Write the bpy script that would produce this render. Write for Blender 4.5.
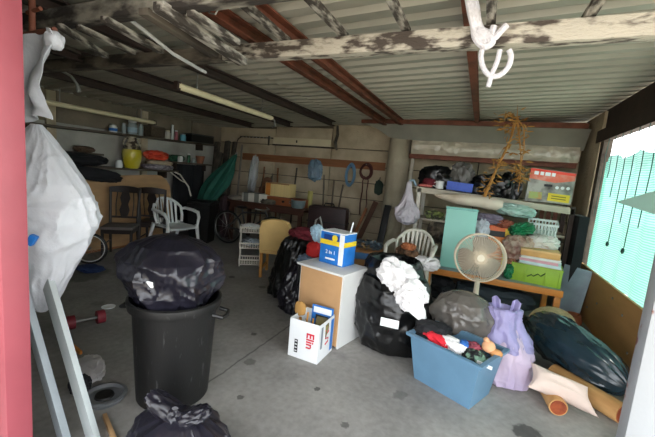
import bpy, bmesh, math, random
from mathutils import Vector, Matrix, Euler, noise
R = math.radians
PI = math.pi
for o in list(bpy.data.objects): bpy.data.objects.remove(o)
S = bpy.context.scene
COL = S.collection

# ------------------------------------------------------------------ camera
FOC, YAW, PIT, ROLL, EYE = 350.0, R(23.17), R(7.45), R(5.0), 1.5
Fw = Vector((-math.sin(YAW)*math.cos(PIT), math.cos(YAW)*math.cos(PIT), -math.sin(PIT)))
Rt0 = Vector((math.cos(YAW), math.sin(YAW), 0)); Up0 = Rt0.cross(Fw)
Rt = Rt0*math.cos(ROLL) + Up0*math.sin(ROLL); Up = Up0*math.cos(ROLL) - Rt0*math.sin(ROLL)
cd = bpy.data.cameras.new('camera'); cd.sensor_width = 36; cd.lens = FOC/655*36; cd.clip_start = .02
cam = bpy.data.objects.new('camera', cd); COL.objects.link(cam)
m = Matrix((Rt, Up, -Fw)).transposed().to_4x4(); m.translation = (0, 0, EYE); cam.matrix_world = m
S.camera = cam

# ------------------------------------------------------------------ sky, sun, exposure
w = bpy.data.worlds.new('sky'); S.world = w; w.use_nodes = True
bg = w.node_tree.nodes['Background']
bg.inputs[0].default_value = (.92, .96, 1, 1); bg.inputs[1].default_value = 3.0
sd = bpy.data.lights.new('sun', 'SUN'); sd.energy = 4.2; sd.angle = R(3); sd.color = (1, .95, .88)
sun = bpy.data.objects.new('sun', sd); COL.objects.link(sun)
sun.rotation_euler = Vector((-.75, -.45, -1.1)).to_track_quat('-Z', 'Y').to_euler()
S.view_settings.view_transform = 'Standard'; S.view_settings.look = 'None'
S.view_settings.gamma = 1; S.view_settings.use_curve_mapping = False
S.view_settings.exposure = 1.0

def ray_point(u, v, x=None, y=None, z=None):
    """a point of the room measured on the photograph: the ray of a pixel cut with a wall/floor plane"""
    d = Fw*FOC + Rt*(u-327.5) - Up*(v-218.5)
    t = (z-EYE)/d.z if z is not None else (y/d.y if y is not None else x/d.x)
    return Vector((0, 0, EYE)) + d*t
P = ray_point

# ------------------------------------------------------------------ materials
def lin(h):
    h = h.lstrip('#')
    f = lambda c: c/12.92 if c <= .04045 else ((c+.055)/1.055)**2.4
    return tuple(f(int(h[i:i+2], 16)/255) for i in (0, 2, 4)) + (1,)
MATS = {}
def mat(key, col, rough=.6, var=.18, scale=6., bump=.15, bscale=None, metal=0., col2=None, thr=.5, soft=.2,
        stretch=(1, 1, 1), bdist=.02, ridged=False, trans=0., alpha=1., spec=.5, coat=0., sub=None):
    if key in MATS: return MATS[key]
    mt = bpy.data.materials.new(key); mt.use_nodes = True
    nt = mt.node_tree; N = nt.nodes; L = nt.links
    b = N['Principled BSDF']; out = N['Material Output']
    tc = N.new('ShaderNodeTexCoord'); mp = N.new('ShaderNodeMapping'); mp.inputs['Scale'].default_value = stretch
    L.new(tc.outputs['Object'], mp.inputs[0])
    nz = N.new('ShaderNodeTexNoise'); nz.inputs['Scale'].default_value = scale; nz.inputs['Detail'].default_value = 6
    L.new(mp.outputs[0], nz.inputs['Vector'])
    c = lin(col)
    rp = N.new('ShaderNodeValToRGB')
    if col2:
        rp.color_ramp.elements[0].position = max(0, thr-soft/2); rp.color_ramp.elements[1].position = min(1, thr+soft/2)
        rp.color_ramp.elements[0].color = lin(col2); rp.color_ramp.elements[1].color = c
    else:
        rp.color_ramp.elements[0].position = .3; rp.color_ramp.elements[1].position = .7
        rp.color_ramp.elements[0].color = tuple(x*(1-var) for x in c[:3])+(1,)
        rp.color_ramp.elements[1].color = tuple(min(1, x*(1+var)) for x in c[:3])+(1,)
    L.new(nz.outputs[0], rp.inputs[0]); L.new(rp.outputs[0], b.inputs['Base Color'])
    b.inputs['Roughness'].default_value = rough; b.inputs['Metallic'].default_value = metal
    b.inputs['Specular IOR Level'].default_value = spec
    b.inputs['Coat Weight'].default_value = coat
    b.inputs['Transmission Weight'].default_value = trans
    b.inputs['Alpha'].default_value = alpha
    if bump:
        n2 = N.new('ShaderNodeTexNoise'); n2.inputs['Scale'].default_value = bscale or scale*5; n2.inputs['Detail'].default_value = 3 if ridged else 5
        if ridged: n2.noise_type = 'RIDGED_MULTIFRACTAL'; n2.normalize = False
        L.new(mp.outputs[0], n2.inputs['Vector'])
        bp = N.new('ShaderNodeBump'); bp.inputs['Strength'].default_value = bump; bp.inputs['Distance'].default_value = bdist
        L.new(n2.outputs[0], bp.inputs['Height']); L.new(bp.outputs[0], b.inputs['Normal'])
    if sub:
        tb = N.new('ShaderNodeBsdfTranslucent'); L.new(rp.outputs[0], tb.inputs[0])
        mx = N.new('ShaderNodeMixShader'); mx.inputs[0].default_value = sub
        L.new(b.outputs[0], mx.inputs[1]); L.new(tb.outputs[0], mx.inputs[2]); L.new(mx.outputs[0], out.inputs[0])
    MATS[key] = mt
    return mt

JOINT = (P(215, 378, z=0), P(290, 325, z=0))
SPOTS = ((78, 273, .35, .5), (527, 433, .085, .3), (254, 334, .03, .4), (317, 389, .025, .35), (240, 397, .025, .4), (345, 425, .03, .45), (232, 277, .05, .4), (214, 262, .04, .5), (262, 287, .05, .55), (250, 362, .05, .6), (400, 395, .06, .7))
def floor_material():
    mt = bpy.data.materials.new('concrete_floor'); mt.use_nodes = True
    N = mt.node_tree.nodes; L = mt.node_tree.links; b = N['Principled BSDF']
    tc = N.new('ShaderNodeTexCoord')
    def nz(scale, det=6, seed=0):
        n = N.new('ShaderNodeTexNoise'); n.noise_dimensions = '4D'; n.inputs['W'].default_value = seed
        n.inputs['Scale'].default_value = scale; n.inputs['Detail'].default_value = det
        L.new(tc.outputs['Object'], n.inputs['Vector']); return n.outputs[0]
    def ramp(src, p0, c0, p1, c1):
        r = N.new('ShaderNodeValToRGB'); r.color_ramp.elements[0].position = p0; r.color_ramp.elements[1].position = p1
        r.color_ramp.elements[0].color = c0; r.color_ramp.elements[1].color = c1
        L.new(src, r.inputs[0]); return r.outputs[0]
    def mult(a, c, f=1):
        x = N.new('ShaderNodeMix'); x.data_type = 'RGBA'; x.blend_type = 'MULTIPLY'; x.inputs[0].default_value = f
        L.new(a, x.inputs[6]); L.new(c, x.inputs[7]); return x.outputs[2]
    g = lambda v: (v, v, v, 1)
    base = ramp(nz(1.6, 8), .3, lin('#7d7b78'), .72, lin('#a4a19c'))
    base = mult(base, ramp(nz(22, 4, 3), .3, g(.78), .65, g(1.0)))
    base = mult(base, ramp(nz(3.2, 3, 7), .62, g(1), .74, g(.62)))       # oil stains
    base = mult(base, ramp(nz(9, 2, 11), .74, g(1), .8, g(.5)))        # drips
    # the saw-cut joint across the slab: distance to a straight line, roughened
    sp = N.new('ShaderNodeSeparateXYZ'); L.new(tc.outputs['Object'], sp.inputs[0])
    def mth(op, a, b_=None):
        q = N.new('ShaderNodeMath'); q.operation = op
        for i, v in enumerate((a, b_)):
            if v is None: continue
            if isinstance(v, (int, float)): q.inputs[i].default_value = v
            else: L.new(v, q.inputs[i])
        return q.outputs[0]
    A = JOINT[0]; Bp = JOINT[1]; dx, dy = Bp[0]-A[0], Bp[1]-A[1]; ln = math.hypot(dx, dy); nx, ny = -dy/ln, dx/ln
    dist = mth('ADD', mth('MULTIPLY', mth('SUBTRACT', sp.outputs[0], A[0]), nx), mth('MULTIPLY', mth('SUBTRACT', sp.outputs[1], A[1]), ny))
    dist = mth('ABSOLUTE', mth('ADD', dist, mth('MULTIPLY', mth('SUBTRACT', nz(7, 3, 2), .5), .05)))
    base = mult(base, ramp(mth('MULTIPLY', dist, 40), .1, g(.45), .45, g(1)))
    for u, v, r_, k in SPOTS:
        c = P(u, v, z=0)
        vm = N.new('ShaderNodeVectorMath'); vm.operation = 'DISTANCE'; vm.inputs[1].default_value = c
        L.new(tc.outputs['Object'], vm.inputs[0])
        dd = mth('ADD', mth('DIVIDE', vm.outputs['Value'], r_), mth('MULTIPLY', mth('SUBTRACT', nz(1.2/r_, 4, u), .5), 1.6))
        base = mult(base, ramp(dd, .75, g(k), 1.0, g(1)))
    L.new(base, b.inputs['Base Color']); b.inputs['Roughness'].default_value = .78
    bp = N.new('ShaderNodeBump'); bp.inputs['Strength'].default_value = .25; bp.inputs['Distance'].default_value = .01
    L.new(nz(45, 6, 5), bp.inputs['Height']); L.new(bp.outputs[0], b.inputs['Normal'])
    return mt

# ------------------------------------------------------------------ mesh helpers
class B:
    def __init__(s): s.bm = bmesh.new()
    def face(s, vs):
        try: s.bm.faces.new(vs)
        except ValueError: pass
    def box(s, c, d, rot=None, bev=0):
        b2 = bmesh.new(); bmesh.ops.create_cube(b2, size=1)
        bmesh.ops.scale(b2, vec=d, verts=b2.verts)
        if bev: bmesh.ops.bevel(b2, geom=b2.edges[:], offset=bev, segments=2, affect='EDGES', profile=.6)
        M = Matrix.Translation(c) @ (Euler(rot).to_matrix().to_4x4() if rot is not None and not isinstance(rot, Matrix) else (rot.to_4x4() if rot is not None else Matrix()))
        bmesh.ops.transform(b2, matrix=M, verts=b2.verts); s.add(b2); return s
    def add(s, b2):
        t = bpy.data.meshes.new('t'); b2.to_mesh(t); b2.free(); s.bm.from_mesh(t); bpy.data.meshes.remove(t)
    def rings(s, rs, close=True, caps=True):
        V = [[s.bm.verts.new(p) for p in r] for r in rs]
        for a, b in zip(V, V[1:]):
            n = len(a)
            for i in range(n if close else n-1):
                s.face((a[i], a[(i+1) % n], b[(i+1) % n], b[i]))
        if caps and close:
            s.face(V[0][::-1]); s.face(V[-1])
        return s
    def cyl(s, p0, p1, r0, r1=None, n=14):
        p0 = Vector(p0); p1 = Vector(p1); r1 = r0 if r1 is None else r1
        q = (p1-p0).to_track_quat('Z', 'Y')
        f = lambda p, r: [p + q @ Vector((r*math.cos(2*PI*i/n), r*math.sin(2*PI*i/n), 0)) for i in range(n)]
        return s.rings([f(p0, r0), f(p1, r1)])
    def tube(s, pts, r, n=8, closed=False):
        pts = [Vector(p) for p in pts]; k = len(pts)
        rs = r if isinstance(r, (list, tuple)) else [r]*k
        ring = []; up = None
        for i, p in enumerate(pts):
            a = pts[i-1] if (i or closed) else p; b = pts[(i+1) % k] if (i < k-1 or closed) else p
            d = (b-a).normalized()
            if up is None: up = Vector((0, 0, 1)) if abs(d.z) < .9 else Vector((1, 0, 0))
            sx = d.cross(up).normalized(); up = sx.cross(d).normalized()
            ring.append([p + sx*rs[i]*math.cos(2*PI*j/n) + up*rs[i]*math.sin(2*PI*j/n) for j in range(n)])
        if closed: ring.append(ring[0])
        return s.rings(ring, caps=not closed)
    def bar(s, p0, p1, w, h, up=(0, 0, 1)):
        p0 = Vector(p0); p1 = Vector(p1); d = (p1-p0).normalized(); u = Vector(up)
        sx = d.cross(u).normalized(); uz = sx.cross(d).normalized()
        f = lambda p: [p+sx*w/2*a+uz*h/2*b for a, b in ((-1, -1), (1, -1), (1, 1), (-1, 1))]
        return s.rings([f(p0), f(p1)])
    def lathe(s, prof, c=(0, 0, 0), n=28, sx=1, sy=1):
        c = Vector(c)
        return s.rings([[c+Vector((r*sx*math.cos(2*PI*i/n), r*sy*math.sin(2*PI*i/n), z)) for i in range(n)] for r, z in prof])
    def prism(s, poly, n):                     # poly: 3D points of one face, n: thickness vector
        n = Vector(n); a = [Vector(p) for p in poly]
        return s.rings([a, [p+n for p in a]])
    def grid(s, fn, nu, nv, thick=None):
        V = [[s.bm.verts.new(fn(i/nu, j/nv)) for j in range(nv+1)] for i in range(nu+1)]
        for i in range(nu):
            for j in range(nv): s.face((V[i][j], V[i+1][j], V[i+1][j+1], V[i][j+1]))
        if thick: 
            bmesh.ops.recalc_face_normals(s.bm, faces=s.bm.faces[:])
            bmesh.ops.solidify(s.bm, geom=s.bm.faces[:], thickness=thick)
        return s
    def ball(s, c, d, sub=2, fn=None, rot=None):
        b2 = bmesh.new(); bmesh.ops.create_icosphere(b2, subdivisions=sub, radius=1)
        if fn:
            for v in b2.verts: v.co = fn(v.co.copy())
        bmesh.ops.scale(b2, vec=d, verts=b2.verts)
        M = Matrix.Translation(c) @ (Euler(rot).to_matrix().to_4x4() if rot is not None else Matrix())
        bmesh.ops.transform(b2, matrix=M, verts=b2.verts); s.add(b2); return s
    def out(s, name, mt, parent=None, label=None, cat=None, group=None, smooth=True, loc=None, rot=None, kind=None):
        bm = s.bm
        bmesh.ops.recalc_face_normals(bm, faces=bm.faces[:])
        for f in bm.faces: f.smooth = smooth
        if smooth:
            for e in bm.edges:
                if len(e.link_faces) == 2 and e.calc_face_angle(0) > R(38): e.smooth = False
        me = bpy.data.meshes.new(name); bm.to_mesh(me); bm.free(); me.materials.append(mt)
        o = bpy.data.objects.new(name, me); COL.objects.link(o)
        if parent: o.parent = parent
        if loc is not None: o.location = loc
        if rot is not None: o.rotation_euler = rot
        return tag(o, label, cat, group, kind)
def tag(o, label=None, cat=None, group=None, kind=None):
    if label: o['label'] = label
    if cat: o['category'] = cat
    if group: o['group'] = group
    if kind: o['kind'] = kind
    return o
def thing(name, label, cat, loc=(0, 0, 0), rot=(0, 0, 0), group=None, kind=None):
    o = bpy.data.objects.new(name, None); COL.objects.link(o); o.location = loc; o.rotation_euler = rot
    o.empty_display_size = .1
    return tag(o, label, cat, group, kind)
def part_copy(o, parent, loc=None, rot=None):
    c = o.copy(); COL.objects.link(c); c.parent = parent
    if loc is not None: c.location = loc
    if rot is not None: c.rotation_euler = rot
    return c
def text(body, size, mt, parent, loc, rot, name='lettering', bold=0.0, sx=1.0):
    cu = bpy.data.curves.new('t', 'FONT'); cu.body = body; cu.size = size; cu.extrude = .001; cu.offset = bold
    cu.align_x = 'CENTER'; cu.align_y = 'CENTER'
    t = bpy.data.objects.new('t', cu); COL.objects.link(t)
    me = bpy.data.meshes.new_from_object(t.evaluated_get(bpy.context.evaluated_depsgraph_get()))
    bpy.data.objects.remove(t); me.materials.clear(); me.materials.append(mt); me.name = name
    o = bpy.data.objects.new(name, me); COL.objects.link(o); o.parent = parent; o.location = loc; o.rotation_euler = rot; o.scale = (sx, 1, 1)
    return o
nz3 = noise.noise
def ridge(v): return 1-abs(nz3(v))*2
def cushion(amp=.1, freq=2., seed=0, p=2.6):
    """icosphere -> soft squarish crumpled lump"""
    o = Vector((seed*7.3, seed*3.1, seed*1.7))
    def fn(c):
        k = (abs(c.x)**p+abs(c.y)**p+abs(c.z)**p)**(-1/p)
        q = c*k
        return q*(1+amp*(ridge(q*freq+o)-.5)+amp*.5*(ridge(q*freq*2.6+o)-.5))
    return fn
def crest(v, k=3.0):
    c = 1-abs(nz3(v))*k
    return c*c if c > 0 else 0.
def bag(prof, seed=0, amp=.08, nf=2.2, zf=2., sx=1, sy=1, lean=(0, 0), nu=150, nv=80, tw=0., crease=0., sharp=.05):
    """prof: (z, r) list bottom to top, resampled; broad folds plus thin warped creases; returns B"""
    b = B(); o = Vector((seed*5.1, seed*2.3, seed*9.7)); rs = []
    n = len(prof)-1
    ztop = max(p[0] for p in prof); rmax = max(p[1] for p in prof)
    for j in range(nv+1):
        t = j/nv*n; i = min(int(t), n-1); f = t-i; f = f*f*(3-2*f)*.5+f*.5
        z = prof[i][0]*(1-f)+prof[i+1][0]*f; r = prof[i][1]*(1-f)+prof[i+1][1]*f
        ring = []
        for k in range(nu):
            a = 2*PI*k/nu + tw*z
            q = Vector((math.cos(a)*nf, math.sin(a)*nf, z*zf))+o
            d = amp*((ridge(q)-.55)+.45*(ridge(q*2.1)-.5))
            if crease: d += crease*(ridge(Vector((math.cos(a)*1.6+z*2.2, math.sin(a)*1.6-z*1.5, z*3.2+seed)))**3-.5)
            if sharp:
                g = Vector((math.cos(a), math.sin(a), z/rmax)); wv = nz3(g*1.3+o)
                d += sharp*crest(Vector((g.x*2.4+wv, g.y*2.4-wv*.7, g.z*.8+wv*1.2))+o, 2.6)
                d += sharp*.8*crest(Vector((g.x*1.0-wv, g.y*1.0+wv, g.z*4.2+wv))+o*1.7, 3)
                d += sharp*.15*crest(Vector((g.x*4+wv*3, g.y*4, g.z*4-wv*3))+o*.7, 3)
            rr = r*(1+d)
            zz = z + r*amp*.5*nz3(q*1.7) if z > .02 else z
            ring.append((rr*math.cos(a)*sx+lean[0]*z/ztop, rr*math.sin(a)*sy+lean[1]*z/ztop, max(zz, 0)))
        rs.append(ring)
    b.rings(rs); return b

# materials used all over
M_CONC = mat('concrete_block', '#c2b398', .9, col2='#8f7f66', thr=.42, soft=.4, scale=2.2, bump=.5, bscale=30)
M_CONCD = mat('concrete_column', '#b0a68f', .9, col2='#8f8672', thr=.42, soft=.5, scale=3, bump=.4, bscale=25)
M_JOINT = mat('wall_joint', '#5d5548', .95)
M_PLAST = mat('whitewashed_plaster', '#b3b1a8', .9, col2='#8d8a80', thr=.4, soft=.4, scale=2.2, bump=.3)
M_RUST = mat('rust_red_steel', '#7a4430', .7, col2='#55301f', thr=.45, soft=.3, scale=7, bump=.2)
M_RUSTD = mat('dark_rust_steel', '#33251f', .75, var=.3)
M_DARKW = mat('dark_weathered_wood', '#5d554a', .85, col2='#332d27', thr=.5, soft=.3, scale=5, stretch=(1, .3, 1), bump=.4)
M_PEEL = mat('peeling_whitewash', '#b9b2a3', .9, col2='#4a413a', thr=.47, soft=.12, scale=20, stretch=(.35, 1, 1), bump=.6)
M_PEELY = mat('peeling_whitewash_lengthwise', '#aaa59a', .9, col2='#3d3731', thr=.51, soft=.14, scale=22, stretch=(1, .3, 1), bump=.5)
M_SHEET = mat('galvanised_roof', '#b3afa2', .5, col2='#8f8d80', thr=.45, soft=.5, scale=.9, bump=.03, metal=.15, spec=.4)
M_BLACKP = mat('black_bag_plastic', '#0a0a0b', .28, var=.3, bump=.3, bscale=14, scale=3, spec=.5, stretch=(1, 1, .6), bdist=.02)
M_PURP = mat('dark_purple_bag_plastic', '#1b1a23', .28, var=.3, bump=.3, bscale=14, scale=3, spec=.5, stretch=(.7, .7, 1.4), bdist=.02)
M_NAVY = mat('dark_teal_bag_plastic', '#1b2c35', .25, var=.3, bump=.3, bdist=.03, ridged=True, bscale=4, stretch=(.6, 1.5, 1.5), scale=3, spec=.7)
M_BLK = mat('black_rubber_plastic', '#121212', .5, var=.3, bump=.1)
M_WPL = mat('white_plastic', '#dcdfdd', .4, var=.05, bump=.03)
M_WPL2 = mat('aged_white_plastic', '#cfcabd', .45, var=.08, bump=.05)
M_WHITE = mat('white_cloth', '#e4e2e2', .85, var=.06, bump=.3, bscale=25)
M_DKW = mat('dark_brown_wood', '#1d110d', .5, var=.3, stretch=(.3, 1, 1))
M_TANW = mat('tan_board', '#b48f66', .7, var=.15, scale=3, stretch=(1, 1, 4))
M_STEEL = mat('grey_steel', '#8c8c88', .4, metal=.8, var=.15)
M_CREAM = mat('cream_paint', '#d6cba6', .6, var=.1)
M_GOLDST = mat('dry_stalk', '#a8763a', .9, var=.3)
M_ORANGE = mat('orange_varnished_wood', '#cc7f35', .5, var=.15, stretch=(.4, 2, 2))
M_BROWN = mat('brown_timber', '#8a5a38', .8, var=.25, stretch=(.3, 1, 3), scale=5)
M_CLEAR = mat('clear_plastic_film', '#cfd6da', .2, var=.05, bump=.3, alpha=.38)
M_GLASS = mat('jar_glass', '#b8c6c8', .12, var=.05, bump=0, alpha=.55)
M_RED = mat('red_cloth', '#b3201f', .8, var=.15)
M_MARO = mat('maroon_cloth', '#5e1420', .85, var=.2)
M_YEL = mat('yellow_print', '#e3c62f', .5, var=.05, bump=0)
M_BLUEP = mat('blue_print', '#2472c4', .45, var=.15, scale=12, bump=0)
M_WPRINT = mat('white_print', '#e9ecec', .5, var=.03, bump=0)
M_CARD = mat('white_carton', '#dddfe0', .7, var=.04, bump=.02)

# ================================================================== STRUCTURE
XL, XR, YB, YF = -5.7, 1.33, 6.6, -.8
def roof_z(x): return 2.62 + (x-1.33)*.046
B().box(((XL+XR)/2, 3.2, -.05), (XR-XL+.4, 7.2, .1)).out('floor', floor_material(), kind='structure', label='worn grey concrete floor with stains', cat='floor')
B().box((-2, -2, -.16), (60, 60, .1)).out('ground', mat('outside_ground', '#b5ab9a', .9, scale=2), kind='structure', label='bare pale ground outside the shed', cat='ground')
# back wall of stacked concrete panels
wb = B().box(((XL+XR)/2, YB+.09, 1.3), (XR-XL+.4, .1, 2.6)).out('wall_back', M_JOINT, kind='structure', label='concrete panel wall at the back', cat='wall')
random.seed(3)
xs = [-5.75, -4.2, -2.87, -1.5, -.1, 1.4]
for i in range(5):
    for z0, z1 in ((0, .39), (.405, .71), (.725, 1.03), (1.045, 1.35), (1.365, 1.67), (1.685, 1.99), (2.005, 2.33 if i == 0 else (2.38 if i == 1 else 2.46))):
        a, b_ = xs[i]+.008, xs[i+1]-.008
        B().box(((a+b_)/2, YB+.03+random.uniform(-.008, .008), (z0+z1)/2), (b_-a, .07, z1-z0), bev=.008).out('concrete_panel', M_CONC, wb)
# left wall
B().box((XL-.06, 3.2, 1.2), (.12, 7.2, 2.4)).out('wall_left', M_PLAST, kind='structure', label='whitewashed left wall behind the shelves', cat='wall')
for k in range(5): B().box((XL+.008, .9+k*1.28+.3, 2.10), (.03, 1.26, .44), bev=.006).out('concrete_block', mat('brown_grey_block', '#857a68', .9, col2='#6a6052', thr=.45, soft=.4, scale=3, bump=.4), bpy.data.objects['wall_left'])
for y in (3.05, 4.55):
    B().box((XL+.02, y, 1.15), (.06, .12, 2.3)).out('trim_1' if y < 4 else 'trim_2', M_CONC, kind='structure', label='narrow concrete pilaster on the left wall', cat='pilaster', group='wall pilasters')
# right wall: concrete end, plywood below, net above
B().box((XR+.06, 6.2, 1.3), (.12, 1.0, 2.6), bev=.01).out('wall_right', M_CONC, kind='structure', label='concrete wall stub in the right back corner', cat='wall')
B().box((XR+.05, 5.58, 1.15), (.1, .12, 2.3), bev=.01).out('trim_3', M_DARKW, kind='structure', label='dark wooden post at the end of the plywood', cat='post')
B().box((XR+.03, 3.75, 2.28), (.08, 4.2, .16)).out('trim_4', M_RUSTD, kind='structure', label='dark rusty steel beam above the green net', cat='beam')
B().box((XR+.05, 3.8, 2.49), (.03, 4.6, .26)).out('trim_5', M_RUSTD, kind='structure', label='dark boarding between right hand beam and roof', cat='boarding')
# front wall left of the gate, behind the camera's left side
B().box((-3.75, .66, 1.17), (4.1, .1, 2.34)).out('wall_front', M_PLAST, kind='structure', label='front wall left of the pink post', cat='wall')
# column
col = B(); col.lathe([(.215, 0), (.205, .5), (.2, 1.2), (.2, 2.0), (.19, 2.2)], (-1.42, 6.3, 0), n=12)
col.out('pillar', M_CONCD, kind='structure', label='rough concrete pillar in front of the back wall', cat='pillar')
# roof of ribbed sheets
ce = thing('ceiling', 'ribbed metal sheet roof on steel purlins', 'roof', kind='structure')
pitch = .19
def sheet(y0, n, dz, x0, x1):
    prof = []
    for k in range(n):
        for f, h in ((0, 0), (.38, 0), (.5, .035), (.88, .035)): prof.append((y0+(k+f)*pitch, h))
    prof += [(y0+n*pitch, 0), (y0+(n+.3)*pitch, .001)]
    b = B()
    lo = [(x0, y, roof_z(x0)+h+dz) for y, h in prof]; hi = [(x1, y, roof_z(x1)+h+dz) for y, h in prof]
    b.rings([lo, hi], close=False); 
    return b.out('roof_sheet', M_SHEET, ce, smooth=False)
k = 0; y = YF
while y < YB+.1:
    sheet(y, 4, .002*(k % 2), -2.3, 1.95); sheet(y, 4, .014+.002*(k % 2), -5.9, -2.15)
    y += 4*pitch; k += 1
# purlins
def purlin(x, mt, label, w=.07, h=.09, y0=-.8, y1=6.02, drop=.0, name='purlin'):
    z = roof_z(x)-h/2-.004-drop
    b = B()
    b.box((x, (y0+y1)/2, z+h/2-.006), (w, y1-y0, .012)); b.box((x-w/2+.006, (y0+y1)/2, z), (.012, y1-y0, h)); b.box((x, (y0+y1)/2, z-h/2+.006), (w, y1-y0, .012))
    return b.out(name, mt, label=label, cat='purlin', group='roof purlins')
purlin(-1.38, M_RUST, 'rust red steel purlin, right one of the close pair')
purlin(-1.66, M_RUST, 'rust red steel purlin, left one of the close pair')
purlin(-.2, M_RUST, 'rust red purlin running behind the knotted white rope', w=.06)
purlin(-2.62, M_RUSTD, 'dark purlin above the cream pipe with the hook', w=.08)
purlin(-3.5, M_RUSTD, 'dark purlin left of the hooked cream pipe', w=.08)
purlin(-4.4, M_RUSTD, 'dark purlin nearest the left wall shelves', w=.08)
# rusty beam and gable sheet at the back right
B().box((-.42, 6.06, 2.465), (3.35, .06, .06)).box((-.42, 6.08, 2.43), (3.35, .1, .012)).out('roof_beam', M_RUST, label='long rust brown steel beam across the back under the roof', cat='beam')
poly = [(-2.08, 2.425), (-1.98, 2.40), (-1.82, 2.34), (-1.68, 2.26), (-1.55, 2.19), (-1.2, 2.17), (1.25, 2.12), (1.3, 2.425)]
B().prism([(x, 6.08, z) for x, z in poly], (0, .03, 0)).out('gable_sheet', mat('grey_board', '#8b887b', .85, col2='#6d6a60', thr=.4, soft=.5, scale=2), label='grey cement sheet hanging below the rust brown roof beam', cat='sheet')
b = B()
b.grid(lambda u, v: Vector((-1.16+u*2.36, 6.07-.05*math.sin(PI*v)-.02*ridge(Vector((u*18, v*3, 1))), 1.937+.22*v+.004*nz3(Vector((u*9, 0, 4))))), 90, 10, thick=.01)
b.out('rolled_plastic_sheet', mat('crumpled_foil', '#b9af9b', .3, var=.2, bump=.6, bscale=18, spec=.8), label='crumpled shiny plastic sheet folded along the top of the niche', cat='plastic sheet')
B().box((0, 6.12, 1.9), (2.4, .07, .07)).box((0, 6.09, 1.93), (2.4, .13, .012)).out('lintel_bar', M_RUST, label='rust red steel bar just below the crumpled plastic sheet', cat='beam')

# near beams and old battens
bm1 = B().box((-.36, 2.17, 2.30), (3.0, .09, .105), bev=.008)
bm1.out('tie_beam', M_PEEL, label='long peeling white beam crossing the view near the roof', cat='beam')
B().box((-3.05, 2.17, 2.30), (2.36, .085, .10), bev=.008).out('tie_beam', mat('stripped_beam', '#756c5e', .9, col2='#2f2a25', thr=.52, soft=.2, scale=10, stretch=(.35, 1, 1), bump=.6), label='stripped dark beam continuing the peeling white beam to the left', cat='beam')
B().box((-2.35, 1.42, 2.30), (3.1, .08, .10), bev=.006).out('tie_beam', mat('peeling_dark_beam', '#8d887c', .9, col2='#2f2a26', thr=.56, soft=.14, scale=9, stretch=(.4, 1, 1), bump=.5), label='darker weathered beam at top left, nearer than the long white beam', cat='beam')
def batten(p0, p1, label, w=.05, h=.035, mt=None):
    v0 = Vector(p0); v1 = Vector(p1); L = (v1-v0).length
    b = B().box((0, 0, 0), (w, L, h), bev=.004)
    b.out('roof_batten', mt or M_PEELY, label=label, cat='batten', group='old roof battens', loc=(v0+v1)/2, rot=(v1-v0).to_track_quat('Y', 'Z').to_euler())
batten((-.93, .8, 2.375), (-.93, 2.2, 2.375), 'peeling batten left of the two between the red purlins and the rope')
batten((-.53, .8, 2.375), (-.53, 2.2, 2.375), 'narrow grey batten midway between red purlin pair and rope', w=.045)
batten((-.085, .8, 2.375), (-.07, 2.2, 2.375), 'dark grey batten right beside the knotted white rope', w=.045)
batten((.37, .8, 2.375), (.37, 2.24, 2.375), 'weathered batten standing alone right of the knotted rope', w=.05)
batten((-1.26, .8, 2.375), (-1.36, 2.2, 2.375), 'peeling batten crossing in front of the red purlin pair', w=.055)
batten(P(158, 6, z=2.24), P(243, 62, z=2.2), 'broken whitewashed batten whose end hangs below the white beam', w=.07, h=.05)
batten(P(190, 12, z=2.24), P(237, 43, z=2.24), 'short pale batten below the wire loops', w=.05)
batten(P(143, 11, z=2.23), P(215, 56, z=2.22), 'dark stripped batten left of the broken whitewashed one', w=.06, mt=M_DARKW)
batten(P(104, 19, z=2.23), P(161, 51, z=2.23), 'dark batten with pale flakes left of the bent conduit', w=.05)
batten(P(78, 27, z=2.235), P(134, 53, z=2.235), 'pale edged batten second from the left wall side', w=.04)
batten(P(60, 26, z=2.235), P(106, 56, z=2.235), 'slanting thin batten farthest to the left', w=.04)
batten((-3.3, 1.35, 2.39), (-3.5, 2.12, 2.38), 'dark batten above the hanging white cloth', w=.05, mt=M_DARKW)
# conduit, wires
B().tube([(-1.93, 1.30, 2.60), (-1.93, 1.36, 2.46), (-1.94, 1.39, 2.34), (-1.96, 1.46, 2.27), (-2.04, 1.85, 2.21), (-2.06, 2.1, 2.19), (-2.08, 2.2, 2.19)], .012).out('conduit', mat('grey_conduit', '#b4b5b2', .5), label='thin bent grey conduit hanging from the dark left beam', cat='conduit')
p = P(207, 0, y=1.5)
B().tube([p+Vector((.0, 0, .06)), p+Vector((-.0, 0, -.02)), p+Vector((.02, 0, -.065)), p+Vector((.06, 0, -.075)), p+Vector((.085, 0, -.04)), p+Vector((.07, 0, .05))], .005).out('wire_loop', M_STEEL, label='small grey wire loop hanging beside the red purlins', cat='wire')
q = [P(u, v, y=2.3) for u, v in ((52, 70), (62, 71), (71, 76), (77, 84), (79, 92))]
q = [Vector((q[0].x-.1, 2.3, roof_z(q[0].x-.1)))]+q
B().tube(q, [.012]*5+[.022]).out('cable', mat('pale_cable', '#9d9d98', .6), label='short curved pale cable hanging under the roof at left', cat='cable')

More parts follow.
